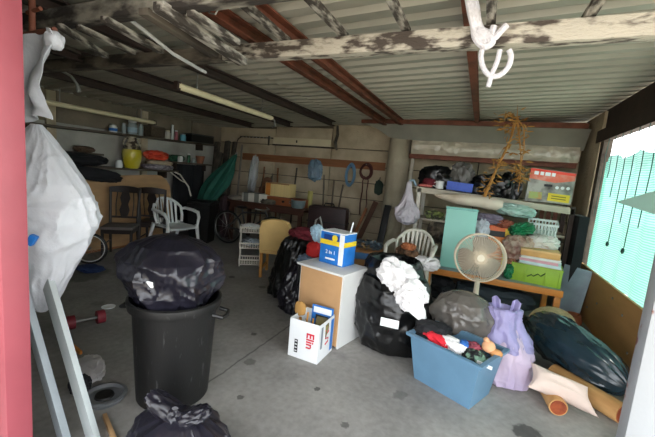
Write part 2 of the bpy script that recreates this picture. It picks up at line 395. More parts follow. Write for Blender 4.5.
# rope on the beam
rp = thing('rope', 'thick white rope knotted round the peeling beam', 'rope', (0, 0, 0))
M_ROPE = mat('white_rope', '#d9d7dc', .9, var=.1, scale=60, bump=.6, bscale=120)
def rope(pts, r=.016):
    b = B(); pts = [Vector(x) for x in pts]; L = []
    for i in range(len(pts)-1):
        for k in range(6):
            t = k/6; p0 = pts[max(i-1, 0)]; p1 = pts[i]; p2 = pts[i+1]; p3 = pts[min(i+2, len(pts)-1)]
            L.append(.5*((2*p1)+(p2-p0)*t+(2*p0-5*p1+4*p2-p3)*t*t+(3*p1-p0-3*p2+p3)*t**3))
    L.append(pts[-1]); b.tube(L, r, 8); b.out('rope_strand', M_ROPE, rp)
y = 2.09
g = lambda u, v, yy=y: P(u, v, y=yy)
rope([g(468, -6, 2.0), g(471, 12, 2.04), g(474, 26), g(476, 38), g(484, 46), g(492, 42), g(488, 34), g(478, 30)], .02)
rope([g(473, -6, 2.0), g(477, 10, 2.04), g(479, 24), g(486, 36), g(494, 38), g(501, 31), g(507, 25)], .017)
rope([g(494, 26), g(491, 36), g(487, 46), g(483, 40), g(476, 34)], .017)
rope([g(482, 50), g(481, 58), g(484, 69), g(491, 76), g(500, 75), g(508, 67), g(511, 57), g(509, 50)], .0135)
rope([g(500, 50), g(497, 62), g(492, 74), g(488, 87)], .0125)

# gate posts
B().box((-1.72, .75, 1.2), (.16, .09, 2.34), bev=.006).out('gate_post', mat('pink_paint', '#94454f', .5, var=.08, scale=4, bump=.08), label='pink painted steel post at the left edge of the view', cat='post')
B().box((.885, 2.13, 1.12), (.155, .1, 2.24), bev=.006).out('gate_post', mat('chipped_white_paint', '#979a9d', .5, col2='#7a4636', thr=.38, soft=.05, scale=7, bump=.1), label='chipped white painted post at the right edge of the view', cat='post')

# ================================================================== RIGHT WALL THINGS
ply = thing('plywood_panel', 'brown plywood panel closing the lower right wall below the green net', 'panel', (XR, 4, 0))
B().box((0, 0, .31), (.025, 3.4, .62)).out('board', mat('plywood_brown', '#bd8e58', .75, col2='#a07747', thr=.45, soft=.5, scale=3, stretch=(1, .5, 2), bump=.1), ply)
for y_, z_ in ((1.25, .5), (.6, .34), (-.1, .45), (.9, .2), (-.35, .2), (.2, .52)):
    B().cyl((-.012, y_, z_), (-.020, y_, z_), .012, n=10).out('screw_head', M_STEEL, ply)
def net_material():
    mt = bpy.data.materials.new('green_shade_net'); mt.use_nodes = True
    N = mt.node_tree.nodes; L = mt.node_tree.links
    for n in list(N): N.remove(n)
    o = N.new('ShaderNodeOutputMaterial'); d = N.new('ShaderNodeBsdfDiffuse'); t = N.new('ShaderNodeBsdfTranslucent'); tr = N.new('ShaderNodeBsdfTransparent')
    tc = N.new('ShaderNodeTexCoord'); wv = N.new('ShaderNodeTexWave'); wv.bands_direction = 'Z'; wv.inputs['Scale'].default_value = 14; wv.inputs['Distortion'].default_value = 1.2
    L.new(tc.outputs['Object'], wv.inputs[0])
    nz = N.new('ShaderNodeTexNoise'); nz.inputs['Scale'].default_value = 6; L.new(tc.outputs['Object'], nz.inputs[0])
    rp = N.new('ShaderNodeValToRGB'); rp.color_ramp.elements[0].color = lin('#478478'); rp.color_ramp.elements[1].color = lin('#72a69a'); L.new(wv.outputs[0], rp.inputs[0])
    for s_ in (d, t): L.new(rp.outputs[0], s_.inputs[0])
    m1 = N.new('ShaderNodeMixShader'); m1.inputs[0].default_value = .6; L.new(d.outputs[0], m1.inputs[1]); L.new(t.outputs[0], m1.inputs[2])
    r2 = N.new('ShaderNodeMapRange'); r2.inputs[3].default_value = .0; r2.inputs[4].default_value = .08; L.new(nz.outputs[0], r2.inputs[0])
    m2 = N.new('ShaderNodeMixShader'); L.new(r2.outputs[0], m2.inputs[0]); L.new(m1.outputs[0], m2.inputs[1]); L.new(tr.outputs[0], m2.inputs[2])
    L.new(m2.outputs[0], o.inputs[0]); return mt
nt = thing('shade_net', 'green shade net stretched over the opening in the right wall', 'net', (XR+.03, 0, 0))
B().grid(lambda u, v: Vector((.018*math.sin(u*46)+.012*nz3(Vector((u*9, v*2, 0))), 2.2+u*3.25, .6+v*(1.36+.03*math.sin(u*30)))), 120, 12).out('net_cloth', net_material(), nt)
random.seed(5)
for k in range(13):
    y_ = 2.6+k*.225; zb = random.choice((1.0, 1.25, 1.5, 1.72, 1.85))
    b = B().tube([(-.03, y_, 2.2), (-.035, y_+.02, 2.0), (-.04, y_-.01, 1.8), (-.04, y_+.015, zb)], .004, 6)
    if zb < 1.3 and k % 2: b.ball((-.045, y_+.015, zb), (.015, .02, .03), 2)
    b.out('hanging_cord', mat('dark_green_cord', '#2c4a44', .8), nt)
B().prism([(XR-.09, 2.9, 1.36), (XR-.09, 4.35, 1.46), (XR-.09, 3.55, 1.58), (XR-.09, 2.9, 1.68)], (.012, 0, 0)).out('white_board', mat('white_tarp', '#e8e8e6', .6, var=.03, sub=.6), label='pointed white board leaning against the green net at right', cat='board')

# ================================================================== FOREGROUND
# rubbish can with a bag on top
can = thing('rubbish_can', 'black plastic rubbish can carrying a bulging bag', 'rubbish can', (-1.66, 1.58, 0))
n = 40
b = B()
prof = [(.19, .0), (.215, .015), (.22, .1), (.245, .58), (.25, .60), (.272, .605), (.278, .63), (.276, .655), (.262, .662), (.25, .65), (.243, .6), (.205, .05), (.01, .04)]
b.lathe(prof, n=n); b.out('can_body', mat('scuffed_black_plastic', '#0c0c0c', .5, col2='#3a3a3a', thr=.34, soft=.06, scale=14, stretch=(3, 3, .6), bump=.1), can)
for a in (R(20), R(200)):
    d = Vector((math.cos(a), math.sin(a), 0)); t = Vector((-d.y, d.x, 0))
    B().tube([d*.26+t*.06+Vector((0, 0, .58)), d*.32+t*.055+Vector((0, 0, .57)), d*.33+Vector((0, 0, .565)), d*.32-t*.055+Vector((0, 0, .57)), d*.26-t*.06+Vector((0, 0, .58))], .013).out('handle', M_BLK, can)
b = bag([(.0, .2), (.05, .235), (.1, .26), (.2, .285), (.3, .27), (.38, .2), (.42, .1), (.43, .02)], 1, .13, 1.0, 3.0, 1.08, .95, (-.05, .02), crease=.08, sharp=.05)
cb = thing('garbage_bag', 'dark grey bag stuffed into the black rubbish can', 'garbage bag', (-1.69, 1.58, .60)); b.out('bag_film', M_PURP, cb)
B().box((.06, -.235, .2), (.07, .01, .035), rot=(.3, .1, .2), bev=.003).out('paper_scrap', M_WPRINT, cb)
# bag in front, knotted
fb = thing('garbage_bag', 'dark purple tied bag lying in front of the black rubbish can', 'garbage bag', (-1.17, 1.14, 0))
bag([(.0, .15), (.02, .2), (.1, .235), (.2, .2), (.26, .1), (.285, .03), (.29, .01)], 5, .14, 1.2, 3, 1.2, .85, (-.02, .05), crease=.10, sharp=.06).out('bag_film', M_PURP, fb)
b = B(); b.ball((-.03, .03, .27), (.045, .045, .05), 3, cushion(.3, 2.5, 3)); b.out('knot', M_PURP, fb)
b = B(); b.ball((-.1, .03, .29), (.11, .05, .045), 4, cushion(.2, 1.6, 5), rot=(0, .5, .3)); b.out('bag_ear', M_PURP, fb)
b = B(); b.ball((.05, .05, .29), (.09, .05, .035), 4, cushion(.2, 1.6, 7), rot=(0, -.5, .3)); b.out('bag_ear', M_PURP, fb)

# cabinet turned with its back to us
cb = thing('bedside_cabinet', 'small white cabinet standing with its raw tan back towards us', 'cabinet', (-1.15, 2.90, 0), (0, 0, R(-13.5)))
M_WHL = mat('white_laminate', '#d4d5d3', .5, var=.04, bump=0)
B().box((-.232, .02, .325), (.016, .36, .65)).out('side_panel', M_WHL, cb); B().box((.232, .02, .325), (.016, .36, .65)).out('side_panel', M_WHL, cb)
B().box((0, .01, .66), (.52, .41, .02), bev=.003).out('top_panel', M_WHL, cb)
B().box((0, -.165, .335), (.452, .008, .63)).out('back_panel', mat('raw_hardboard', '#bd9468', .75, var=.1, scale=4), cb)
B().box((0, .0, .06), (.45, .33, .016)).out('bottom_panel', M_WHL, cb)
# detergent box
bx = thing('detergent_box', 'blue and white washing powder box standing on the small cabinet', 'box', (-1.15, 2.99, .672), (0, 0, R(-14)))
B().box((0, 0, .15), (.27, .19, .30), rot=(0, 0, 0), bev=.004).out('carton', M_BLUEP, bx)
B().box((0, 0, .20), (.274, .194, .045)).out('yellow_band', M_YEL, bx)
B().box((0, 0, .297), (.275, .195, .008)).out('white_edge', M_WPRINT, bx)
B().box((.108, -.0955, .15), (.05, .004, .28)).out('white_stripe', M_WPRINT, bx)
B().box((-.01, -.097, .247), (.17, .004, .05)).out('logo_panel', mat('deep_blue_print', '#123a80', .5, bump=0), bx)
lo = B(); lo.cyl((.03, -.098, .247), (.03, -.102, .247), .03, n=24); lo.out('logo_disc', M_YEL, bx)
text('2 in 1', .05, M_WPRINT, bx, (-.01, -.0965, .11), (PI/2, 0, 0)); B().box((-.01, -.0965, .05), (.11, .002, .016)).out('print_line', M_WPRINT, bx)
B().cyl((.11, .02, .30), (.125, .03, .40), .006).out('straw', M_WPRINT, bx)

# printed carton
ct = thing('carton', 'open white carton with red lettering and tools sticking out', 'carton', (-1.13, 2.52, 0), (0, 0, R(-2)))
for x_, y_, sx_, sy_ in ((0, -.135, .27, .004), (0, .135, .27, .004), (-.133, 0, .004, .27), (.133, 0, .004, .27)):
    B().box((x_, y_, .16), (sx_, sy_, .32)).out('carton_wall', M_CARD, ct)
B().box((0, 0, .012), (.262, .262, .01)).out('carton_floor', M_CARD, ct)
M_REDP = mat('red_print', '#c8283a', .5, bump=0); M_INK = mat('black_print', '#202022', .6, bump=0)
text('Elin', .095, M_REDP, ct, (.055, -.1385, .17), (PI/2, PI/2, 0), bold=.002)
B().box((-.065, -.1385, .10), (.03, .002, .11)).out('bar_print', M_INK, ct)
for k in range(4): B().box((-.065, -.1400, .06+k*.027), (.02, .002, .008)).out('print_gap', M_CARD, ct)
B().tube([(.136, -.03, .24), (.136, .02, .25), (.136, .03, .22), (.136, -.02, .2), (.136, -.02, .17), (.136, .03, .16), (.136, .03, .13), (.136, -.02, .12)], .006, 6).out('red_mark', M_REDP, ct); B().box((.1365, -.09, .2), (.002, .03, .18)).out('side_print', mat('grey_print', '#7a8088', .6, bump=0), ct)
B().box((.1365, .1, .16), (.002, .05, .27)).out('side_print', M_BLUEP, ct)
lf = thing('printed_folder', 'blue and white printed folder standing in the open carton', 'folder', (-1.10, 2.62, .02), (R(-4), 0, R(-2)))
B().box((0, 0, .175), (.2, .006, .35)).out('cover', M_BLUEP, lf); B().box((0, -.004, .31), (.17, .002, .05)).out('title_print', M_WPRINT, lf); B().box((.0, -.004, .25), (.12, .002, .04)).out('picture_print', M_INK, lf)
br = thing('paint_brush', 'broad wooden brush standing in the open carton', 'brush', (-1.21, 2.5, .05), (R(-3), R(-8), 0))
B().box((0, 0, .12), (.022, .014, .24), bev=.004).out('handle', M_GOLDST, br); B().ball((0, 0, .31), (.05, .018, .06), 3, cushion(.1, 2, 1)).out('brush_head', mat('bristle', '#a97f45', .9, stretch=(6, 6, .5)), br)
for x_, s_, l_ in ((.0, .09, 'thin wooden stick beside the brush in the carton'), (.05, -.05, 'short tan stick at the middle of the open carton')):
    B().cyl((-1.18+x_, 2.48, .03), (-1.17+x_+.02, 2.46, .34+s_*.3), .008).out('wooden_stick', M_GOLDST, label=l_, cat='stick')
B().box((-1.06, 2.53, .2), (.11, .12, .2), rot=(.1, .15, .4), bev=.01).out('brown_packet', mat('olive_paper', '#6b6440', .8), label='olive brown packet inside the open white carton', cat='packet')

# big black bag with white cloth
gb = thing('garbage_bag', 'large black bag overflowing with white cloths beside the cabinet', 'garbage bag', (-.56, 3.06, 0)); gb.scale = (1, 1, .92)
bag([(.0, .2), (.03, .275), (.15, .315), (.3, .325), (.45, .32), (.6, .29), (.68, .255), (.70, .2), (.64, .14), (.58, .1), (.55, .01)], 9, .07, 1.2, 2.2, 1.08, 1.0, (-.06, .05), crease=.04, sharp=.03).out('bag_film', M_BLACKP, gb)
bag([(.55, .22), (.68, .265), (.78, .25), (.84, .22), (.82, .2), (.68, .21)], 19, .12, 1.6, 3, 1, .85, (-.10, .12), nu=120, nv=40, crease=.06, sharp=.04).out('bag_rim', M_BLACKP, gb)
B().box((.02, -.328, .36), (.15, .006, .075), rot=(-.08, 0, .06), bev=.002).out('paper_label', M_WPRINT, gb)
ww = B(); ww.ball((-.55, 2.91, .68), (.16, .12, .11), 4, cushion(.3, 1.9, 11), rot=(.5, .5, .1)); ww.out('white_cloth', M_WHITE, label='crumpled white cloth on top of the large black bag', cat='cloth')
ww = B(); ww.ball((-.41, 2.82, .57), (.11, .10, .12), 4, cushion(.3, 1.9, 15), rot=(.3, .8, .2)); ww.out('white_cloth', M_WHITE, label='white cloth hanging over the right side of the large black bag', cat='cloth')
ww = B(); ww.prism([(-.36, 2.78, .57), (-.29, 2.77, .47), (-.27, 2.77, .37), (-.35, 2.74, .43), (-.45, 2.74, .49)], (.01, .03, .01)); ww.out('white_cloth', M_WHITE, label='pointed corner of white fabric at the right of the large black bag', cat='cloth')

# blue storage box
M_BOX = mat('blue_box_plastic', '#5e829c', .45, var=.08, bump=.04)
bb = thing('storage_box', 'blue plastic storage box full of clothes and toys', 'storage box', (-.02, 2.66, 0), (0, 0, R(-25)))
b = B(); w0, d0, w1, d1, h = .44, .3, .54, .4, .36
r = lambda w, d, z: [(-w/2, -d/2, z), (w/2, -d/2, z), (w/2, d/2, z), (-w/2, d/2, z)]
b.rings([r(w0, d0, 0), r(w1, d1, h), r(w1-.012, d1-.012, h), r(w0-.012, d0-.012, .01)]); b.out('box_body', M_BOX, bb)
B().rings([r(w1+.04, d1+.04, h-.022), r(w1+.045, d1+.045, h), r(w1-.012, d1-.012, h+.002), r(w1-.012, d1-.012, h-.02), r(w1+.04, d1+.04, h-.022)], caps=False).out('box_rim', M_BOX, bb)
def lump(name, c, d, mt, label, cat, seed, amp=.25, freq=2., rot=None, sub=4, group=None, p=2.6):
    b = B(); b.ball((0, 0, 0), d, sub, cushion(amp, freq, seed, p)); return b.out(name, mt, label=label, cat=cat, loc=c, rot=rot, group=group)
M_BLKC = mat('black_cloth', '#17171b', .9, var=.2, bump=.3)
lump('folded_cloth', (-.20, 2.72, .36), (.13, .11, .07), M_BLKC, 'black garment at the left end of the blue storage box', 'garment', 21)
lump('folded_cloth', (-.16, 2.62, .35), (.11, .05, .04), mat('bright_red_cloth', '#cf2030', .8), 'bright red garment tucked under the black one in the blue box', 'garment', 22, rot=(0, .1, -.4))
lump('folded_cloth', (-.04, 2.60, .34), (.10, .06, .05), M_WHITE, 'white shirt in the middle of the blue storage box', 'garment', 23, rot=(0, .1, -.4))
lump('folded_cloth', (.03, 2.60, .345), (.035, .04, .05), mat('royal_blue_cloth', '#2c63ad', .8), 'royal blue cloth beside the white shirt in the blue box', 'garment', 24)
lump('folded_cloth', (.09, 2.62, .34), (.06, .05, .05), mat('pink_red_cloth', '#a04a58', .8, col2='#5c2430', thr=.5, scale=12), 'pink and maroon patterned cloth in the blue storage box', 'garment', 25)
lump('folded_cloth', (.11, 2.54, .31), (.08, .07, .06), mat('green_black_pattern', '#6f8f7a', .8, col2='#15181a', thr=.52, scale=18, soft=.1), 'dark green patterned pieces at the right end of the blue box', 'garment', 26)
dl = thing('soft_toy', 'small peach coloured soft toy at the right corner of the blue box', 'soft toy', (.19, 2.62, .36))
B().ball((0, 0, .03), (.045, .04, .045), 3).out('head', mat('peach_plush', '#d3a078', .9), dl); B().ball((.05, -.01, .0), (.045, .03, .03), 3).out('body', mat('tan_plush', '#b98452', .9), dl); B().ball((-.02, 0, .075), (.02, .02, .02), 2).out('ear', MATS['peach_plush'], dl)
B().box((.17, 2.44, .335), (.1, .012, .02), rot=(0, 0, -.45)).out('toy_strip', M_WPRINT, label='thin pale plastic strip lying at the right rim of the blue box', cat='strip')

# grey translucent bag, lilac bag, dark teal bag
M_GREYB = mat('smoky_film', '#6c6660', .22, col2='#4a4744', thr=.45, soft=.5, var=.3, scale=5, bump=.5, bscale=14, alpha=.9, spec=.7)
gbg = thing('garbage_bag', 'smoky grey see-through bag leaning behind the blue storage box', 'garbage bag', (.02, 3.12, 0)); gbg.scale = (1, 1, .92)
bag([(.0, .12), (.05, .17), (.2, .2), (.36, .24), (.5, .23), (.6, .17), (.66, .09), (.68, .02)], 31, .1, 1.2, 3, 1.15, .9, (-.03, -.06), crease=.05, sharp=.03).out('bag_film', M_GREYB, gbg)
M_LIL = mat('lilac_film', '#bfb0d2', .35, col2='#d9c4d6', thr=.55, soft=.4, scale=2.5, bump=.4, bscale=12, sub=.25)
lb = thing('plastic_bag', 'lilac plastic bag standing right of the blue storage box', 'plastic bag', (.35, 2.97, 0))
bag([(.0, .14), (.02, .19), (.1, .215), (.22, .21), (.32, .18), (.40, .13), (.45, .11), (.47, .09), (.46, .06), (.40, .03)], 33, .1, 1.3, 3., 1.05, .8, (-.06, .10), crease=.07, sharp=.05).out('bag_film', M_LIL, lb)
M_LIH = mat('lilac_handle', '#a49dca', .35, bump=.3, bscale=14, sub=.25)
bag([(.27, .185), (.33, .175), (.4, .145), (.48, .12), (.55, .12), (.56, .1), (.5, .08)], 35, .14, 1.4, 4, 1.05, .8, (-.06, .10), nu=90, nv=40, crease=.1, sharp=.06).out('bag_neck', M_LIH, lb)
for s_ in (-1, 1):
    B().grid(lambda u, v: Vector((-.05+s_*(.055+.02*v)+.06*(u-.5), .09+.02*math.sin(u*5)+.03*v, .50+.13*v*(1-.3*abs(u-.5)))), 8, 8, thick=.003).out('bag_handle', M_LIH, lb)
tb = thing('garbage_bag', 'long dark teal bag lying against the plywood panel', 'garbage bag', (.86, 3.34, .28), (0, 0, R(-52)))
b = B()
rs = []
for j in range(61):
    t = j/60; x_ = -.44+.88*t
    rr = .225*max(.03, (1-abs(2*t-1)**3.2))**.55*(1-.25*t)
    ring = []
    for k in range(80):
        a = 2*PI*k/80
        fold = .12*(t**1.5)*ridge(Vector((a*3.0, t*1.2, 3)))+.08*ridge(Vector((math.cos(a)*1.6, math.sin(a)*1.6, t*3)))+.04*ridge(Vector((math.cos(a)*3, math.sin(a)*3, t*8)))+.07*crest(Vector((math.cos(a)*3+t, math.sin(a)*3, t*2.0)))
        r_ = rr*(1+fold-.1); ring.append((x_, r_*math.cos(a)*.95, max(-.185, r_*math.sin(a)-.10*t)))
    rs.append(ring)
b.rings(rs).out('bag_film', M_NAVY, tb)
# pillow and logs
pc = [P(531, 362, z=.24), P(527, 387, z=.13), P(599, 418, z=.025), P(588, 387, z=.19)]
pn = (pc[1]-pc[0]).cross(pc[3]-pc[0]).normalized()
def pil(side):
    def fn(u, v):
        u0, v0 = u, v; u = .5+(u0-.5)*(1-.13*math.sin(PI*v0)); v = .5+(v0-.5)*(1-.2*math.sin(PI*u0))
        p_ = (pc[0]*(1-u)+pc[3]*u)*(1-v)+(pc[1]*(1-u)+pc[2]*u)*v
        e = (4*u0*(1-u0)*4*v0*(1-v0))**.45
        return p_+pn*side*(.065*e+.012*e*ridge(Vector((u*3, v*3, side))))
    return fn
pw = B(); pw.grid(pil(1), 24, 16); pw.grid(pil(-1), 24, 16); bmesh.ops.remove_doubles(pw.bm, verts=pw.bm.verts[:], dist=.0006)
pw.out('pillow', mat('pale_pink_cloth', '#cdb9ae', .85, var=.06, bump=.2), label='pale pink pillow lying on the logs below the teal bag', cat='pillow')
def log(name_loc, ang, L, r, label):
    t = thing('log', label, 'log', name_loc, (0, 0, ang), group='peeled logs on the floor')
    b = B(); b.rings([[(x_, r*(1+.05*nz3(Vector((math.cos(2*PI*i/20), math.sin(2*PI*i/20), x_*3))))*math.cos(2*PI*i/20), r+r*math.sin(2*PI*i/20)) for i in range(20)] for x_ in (0, L*.25, L*.5, L*.75, L)]); b.out('stem', mat('peeled_wood', '#c79a62', .75, col2='#9c6c3c', thr=.4, soft=.4, scale=6, stretch=(.5, 2, 2)), t)
    B().cyl((-.004, 0, r), (.002, 0, r), r*.86, n=20).out('cut_end', mat('red_cut_wood', '#9a4a24', .85, col2='#6b2c14', thr=.45, soft=.3, scale=14), t)
log((.67, 2.69, 0), R(98), .3, .058, 'peeled log with reddish cut end under the pale pink pillow')
log((1.06, 2.83, 0), R(133), .5, .07, 'peeled log with reddish cut end beside the white post')

# ================================================================== LEFT FOREGROUND
M_SACK = mat('white_woven_sack', '#d3d6dc', .7, var=.06, bump=.25, bscale=40, scale=3, sub=.2)
sk = thing('bulk_sack', 'big white woven sack hanging behind the pink post', 'sack', (-2.19, 1.12, 0))
bag([(.58, .03), (.64, .1), (.82, .19), (1.0, .29), (1.12, .335), (1.22, .325), (1.32, .28), (1.45, .19), (1.54, .11), (1.62, .03)], 51, .05, 1.0, 2, 1.0, .7, (-.02, 0), crease=.05, sharp=.04).out('sack_cloth', M_SACK, sk)
B().box(P(32, 240, y=.935)-Vector((-2.19, 1.12, 0)), (.03, .03, .05), rot=(0, .5, .6), bev=.004).out('blue_print', M_BLUEP, sk)
wc = thing('white_cloth', 'white plastic cloth draped over a rod above the big white sack', 'cloth', (0, 0, 0))
b = B()
def wcl(u, v):
    x0 = -2.42; x1 = -2.0-.10*v+.05*math.sin(v*7+.6)
    return Vector((x0+(x1-x0)*u, 1.1+.035*math.sin(u*11+v*2)+.02*nz3(Vector((u*5, v*5, 0))), 2.06-.42*v-.02*math.sin(u*6)))
b.grid(wcl, 30, 30, thick=.006); b.out('cloth', M_SACK, wc)
B().ball((-1.99, 1.09, 2.02), (.035, .04, .04), 3, cushion(.2, 2, 3)).out('folded_corner', M_SACK, wc)
B().cyl((-2.75, 1.13, 2.075), (-2.0, 1.10, 2.075), .012).out('curtain_rod', M_RUST, label='thin rusty rod carrying the white plastic cloth', cat='rod')
B().cyl((-2.28, 1.145, 2.06), (-2.27, 1.145, 2.58), .015).cyl((-2.32, 1.145, 2.2), (-2.2, 1.145, 2.21), .01).out('rod_hanger', M_RUST, label='rusty upright hanger at top left beside the pink post', cat='hanger')
M_GREYB2 = mat('pale_grey_painted_wood', '#a9b0b0', .6, var=.08, bump=.05)
def plank(name, p0, p1, w_, h_, mt, label, cat, up=(0, -1, 0), group=None):
    v0 = Vector(p0); v1 = Vector(p1); d = (v1-v0); L = d.length; zx = d.normalized(); u = Vector(up); sx = zx.cross(u).normalized(); uu = sx.cross(zx)
    o = B().box((0, 0, 0), (w_, h_, L), bev=min(w_, h_)*.08).out(name, mt, label=label, cat=cat, group=group)
    mm = Matrix((sx, -uu, zx)).transposed().to_4x4() if False else Matrix((sx, uu, zx)).transposed().to_4x4()
    o.matrix_world = Matrix.Translation((v0+v1)/2) @ mm
    return o
plank('leaning_board', (-1.66, 1.07, .02), (-2.08, 1.08, .84), .075, .03, M_GREYB2, 'wide pale grey board leaning under the white sack', 'board')
plank('leaning_board', (-1.78, 1.0, .02), (-2.22, 1.02, .84), .055, .035, mat('grey_board_paint', '#9aa3a8', .6, var=.1), 'narrower grey board leaning next to the pink post', 'board')
plank('wooden_stick', (-1.52, 1.10, .012), (-1.8, 1.22, .012), .03, .02, M_TANW, 'tan stick on the floor right of the grey boards', 'stick')
plank('wooden_stick', (-1.79, .84, .012), (-2.3, 1.0, .24), .028, .02, M_BROWN, 'brown stick between the pink post and the grey boards', 'stick')
# dumbbell
db = thing('dumbbell', 'red dumbbell lying on the floor at left', 'dumbbell', (-2.98, 1.85, 0), (0, 0, R(70)))
for s_ in (-1, 1): B().cyl((s_*.08, 0, .06), (s_*.14, 0, .06), .058, n=18).out('weight', mat('red_dumbbell', '#7d1f2c', .55), db)
B().cyl((-.09, 0, .06), (.09, 0, .06), .016).out('grip', M_STEEL, db)
lump('rag', (-2.28, 1.44, .035), (.16, .08, .035), mat('grey_white_rag', '#b7b4b4', .85), 'crumpled white rag on the floor behind the grey boards', 'rag', 61, rot=(0, 0, R(150)))
lump('cloth_heap', (-2.12, 1.28, .06), (.06, .05, .06), M_BLKC, 'small black cloth lump between rag and round lid', 'cloth', 62, .2)
dc = thing('round_lid', 'grey round metal lid with raised rim lying on the floor', 'lid', (-1.95, 1.32, 0))
B().lathe([(.1, 0), (.12, .02), (.125, .035), (.105, .04), (.09, .025), (.01, .02)], n=30).out('rim', mat('dull_grey_metal', '#75787c', .45, metal=.3), dc)
B().lathe([(.055, .02), (.05, .034), (.005, .036)], n=20).out('hub', M_BLK, dc)
plank('wooden_stick', P(64, 339, z=.012), P(81, 353, z=.012), .03, .018, M_ORANGE, 'short orange piece of wood on the floor near the dumbbell', 'stick')
B().lathe([(.06, 0), (.062, .006), (.05, .01), (.045, .006), (.005, .005)], (-3.21, 2.21, 0), n=22).out('white_lid', M_WPRINT, label='small white lid lying alone on the dark floor', cat='lid')  # a small loose lid lying flat on the floor
lump('blue_cloth', (-4.42, 2.80, .03), (.17, .12, .03), mat('dark_blue_cloth', '#243a66', .85), 'dark blue cloth lying on the floor by the bicycle wheel', 'cloth', 63)
bw = thing('loose_bicycle_wheel', 'loose bicycle wheel with pale rim leaning by the tan board', 'wheel', (-4.70, 2.97, .215), (R(90), 0, R(40)))  # a whole loose bicycle wheel: tyre, rim, hub and spokes
bw.scale = (.7, .7, .7)
tor = lambda rad, r_, n=36: B().tube([(rad*math.cos(2*PI*i/n), rad*math.sin(2*PI*i/n), 0) for i in range(n)], r_, 8, closed=True)
tor(.285, .024).out('tyre', M_BLK, bw); tor(.258, .011).out('rim', M_WPL, bw); B().cyl((0, 0, -.04), (0, 0, .04), .018).out('hub', M_STEEL, bw)
for k in range(16):
    a = 2*PI*k/16; B().cyl((.015*math.cos(a+.6), .015*math.sin(a+.6), 0), (.255*math.cos(a), .255*math.sin(a), 0), .002, n=5).out('spoke', M_STEEL, bw)

# ================================================================== LEFT WALL
tp = thing('leaning_tabletop', 'tan wooden tabletop with rounded corner leaning on the left wall', 'tabletop', (-5.22, 4.0, 0), (0, R(-4), 0))
pl = [(0, -.75, 0), (0, .78, 0), (0, .82, .9)] + [(0, .82-.3*(1-math.cos(a)), .9+.3*math.sin(a)) for a in (R(20), R(45), R(70), R(90))] + [(0, -.2, 1.17), (0, -.75, 1.10)]
B().prism(pl, (-.025, 0, 0)).out('board', M_TANW, tp)
B().box((.0, .0, .02), (.035, 1.5, .03)).out('edge_strip', M_BROWN, tp)
lump('black_tarp', (-5.40, 3.2, 1.38), (.13, .45, .085), M_BLKC, 'black tarpaulin heaped on the lower shelf behind the white sack', 'tarpaulin', 64, .2)
lump('black_tarp', (-5.19, 3.35, 1.18), (.04, .42, .09), M_BLKC, 'black tarpaulin corner drooping over the tan tabletop', 'tarpaulin', 65, .2, rot=(R(-8), 0, 0))
M_SHLF = mat('shelf_timber', '#5a5044', .8, var=.25, stretch=(1, .3, 1))
def shelf(z_, y0, y1, dep, label, tilt=.0):
    t = thing('wall_shelf', label, 'shelf', (XL+dep/2, (y0+y1)/2, z_), (tilt, 0, 0))
    B().box((0, 0, -.015), (dep, y1-y0, .03), bev=.003).out('shelf_board', M_SHLF, t)
    for y_ in (-.4, .42):
        B().box((-.02, (y1-y0)*y_, -.09), (dep*.6, .03, .12)).out('bracket', M_RUSTD, t)
    return t
shelf(1.845, 2.3, 6.1, .3, 'long upper wooden shelf on the left wall', R(1.2))
shelf(1.485, 2.3, 3.75, .13, 'short narrow shelf on the left wall beside the yellow jug')
shelf(1.455, 4.95, 5.9, .4, 'small shelf on the left wall holding green bottles and terracotta pot')
shelf(1.285, 2.5, 5.05, .36, 'lower deep shelf on the left wall carrying the yellow jug', 0)
ztop = lambda y_: 1.845+(y_-4.2)*math.tan(R(1.2))
def jar(y_, r_, h_, mt, label, cat, x=-5.52, z_=None, lid=None, name='jar', lab=None):
    z_ = ztop(y_)+.002 if z_ is None else z_
    t = thing(name, label, cat, (x, y_, z_))
    B().lathe([(r_*.9, 0), (r_, .008), (r_, h_*.78), (r_*.8, h_*.92), (r_*.8, h_), (r_*.7, h_)], n=20).out('body', mt, t)
    if lid: B().lathe([(r_*.84, h_), (r_*.84, h_*1.14), (r_*.7, h_*1.16)], n=20).out('cap', lid, t)
    if lab: B().lathe([(r_*1.012, h_*.2), (r_*1.012, h_*.6)], n=20).out('paper_label', lab, t)
    return t
jar(3.86, .06, .11, M_WPL, 'white tin at the left end of the upper shelf', 'tin', lid=M_STEEL, name='tin', lab=M_BLUEP)
jar(4.05, .035, .15, M_GLASS, 'slim glass bottle left of the labelled jar on the upper shelf', 'bottle', lid=M_STEEL, name='bottle')
jar(4.20, .075, .2, M_GLASS, 'large glass jar with blue label on the upper shelf', 'jar', lid=M_WPL, lab=mat('blue_grey_label', '#8ea6b4', .6))
jar(4.36, .04, .17, M_GLASS, 'narrow glass jar right of the labelled jar on the upper shelf', 'jar', lid=M_STEEL)
t = thing('basket', 'dark brown woven basket on the upper shelf', 'basket', (-5.52, 4.63, ztop(4.63)+.005))
B().box((0, 0, .09), (.2, .28, .18), bev=.02).out('body', mat('basket_weave', '#4d4234', .9, var=.35, scale=30), t); B().box((0, 0, .185), (.21, .29, .02), bev=.008).out('rim', M_SHLF, t)
jar(4.93, .05, .14, M_WPL2, 'white plastic tub next to the basket on the upper shelf', 'tub', lid=M_CREAM, name='tub')
jar(5.04, .025, .24, M_WPL, 'tall white spray bottle on the upper shelf', 'bottle', lid=M_WPL, name='bottle')
jar(5.13, .03, .16, mat('pink_plastic', '#b06a78', .5), 'pink bottle on the upper shelf', 'bottle', lid=M_WPL, name='bottle')
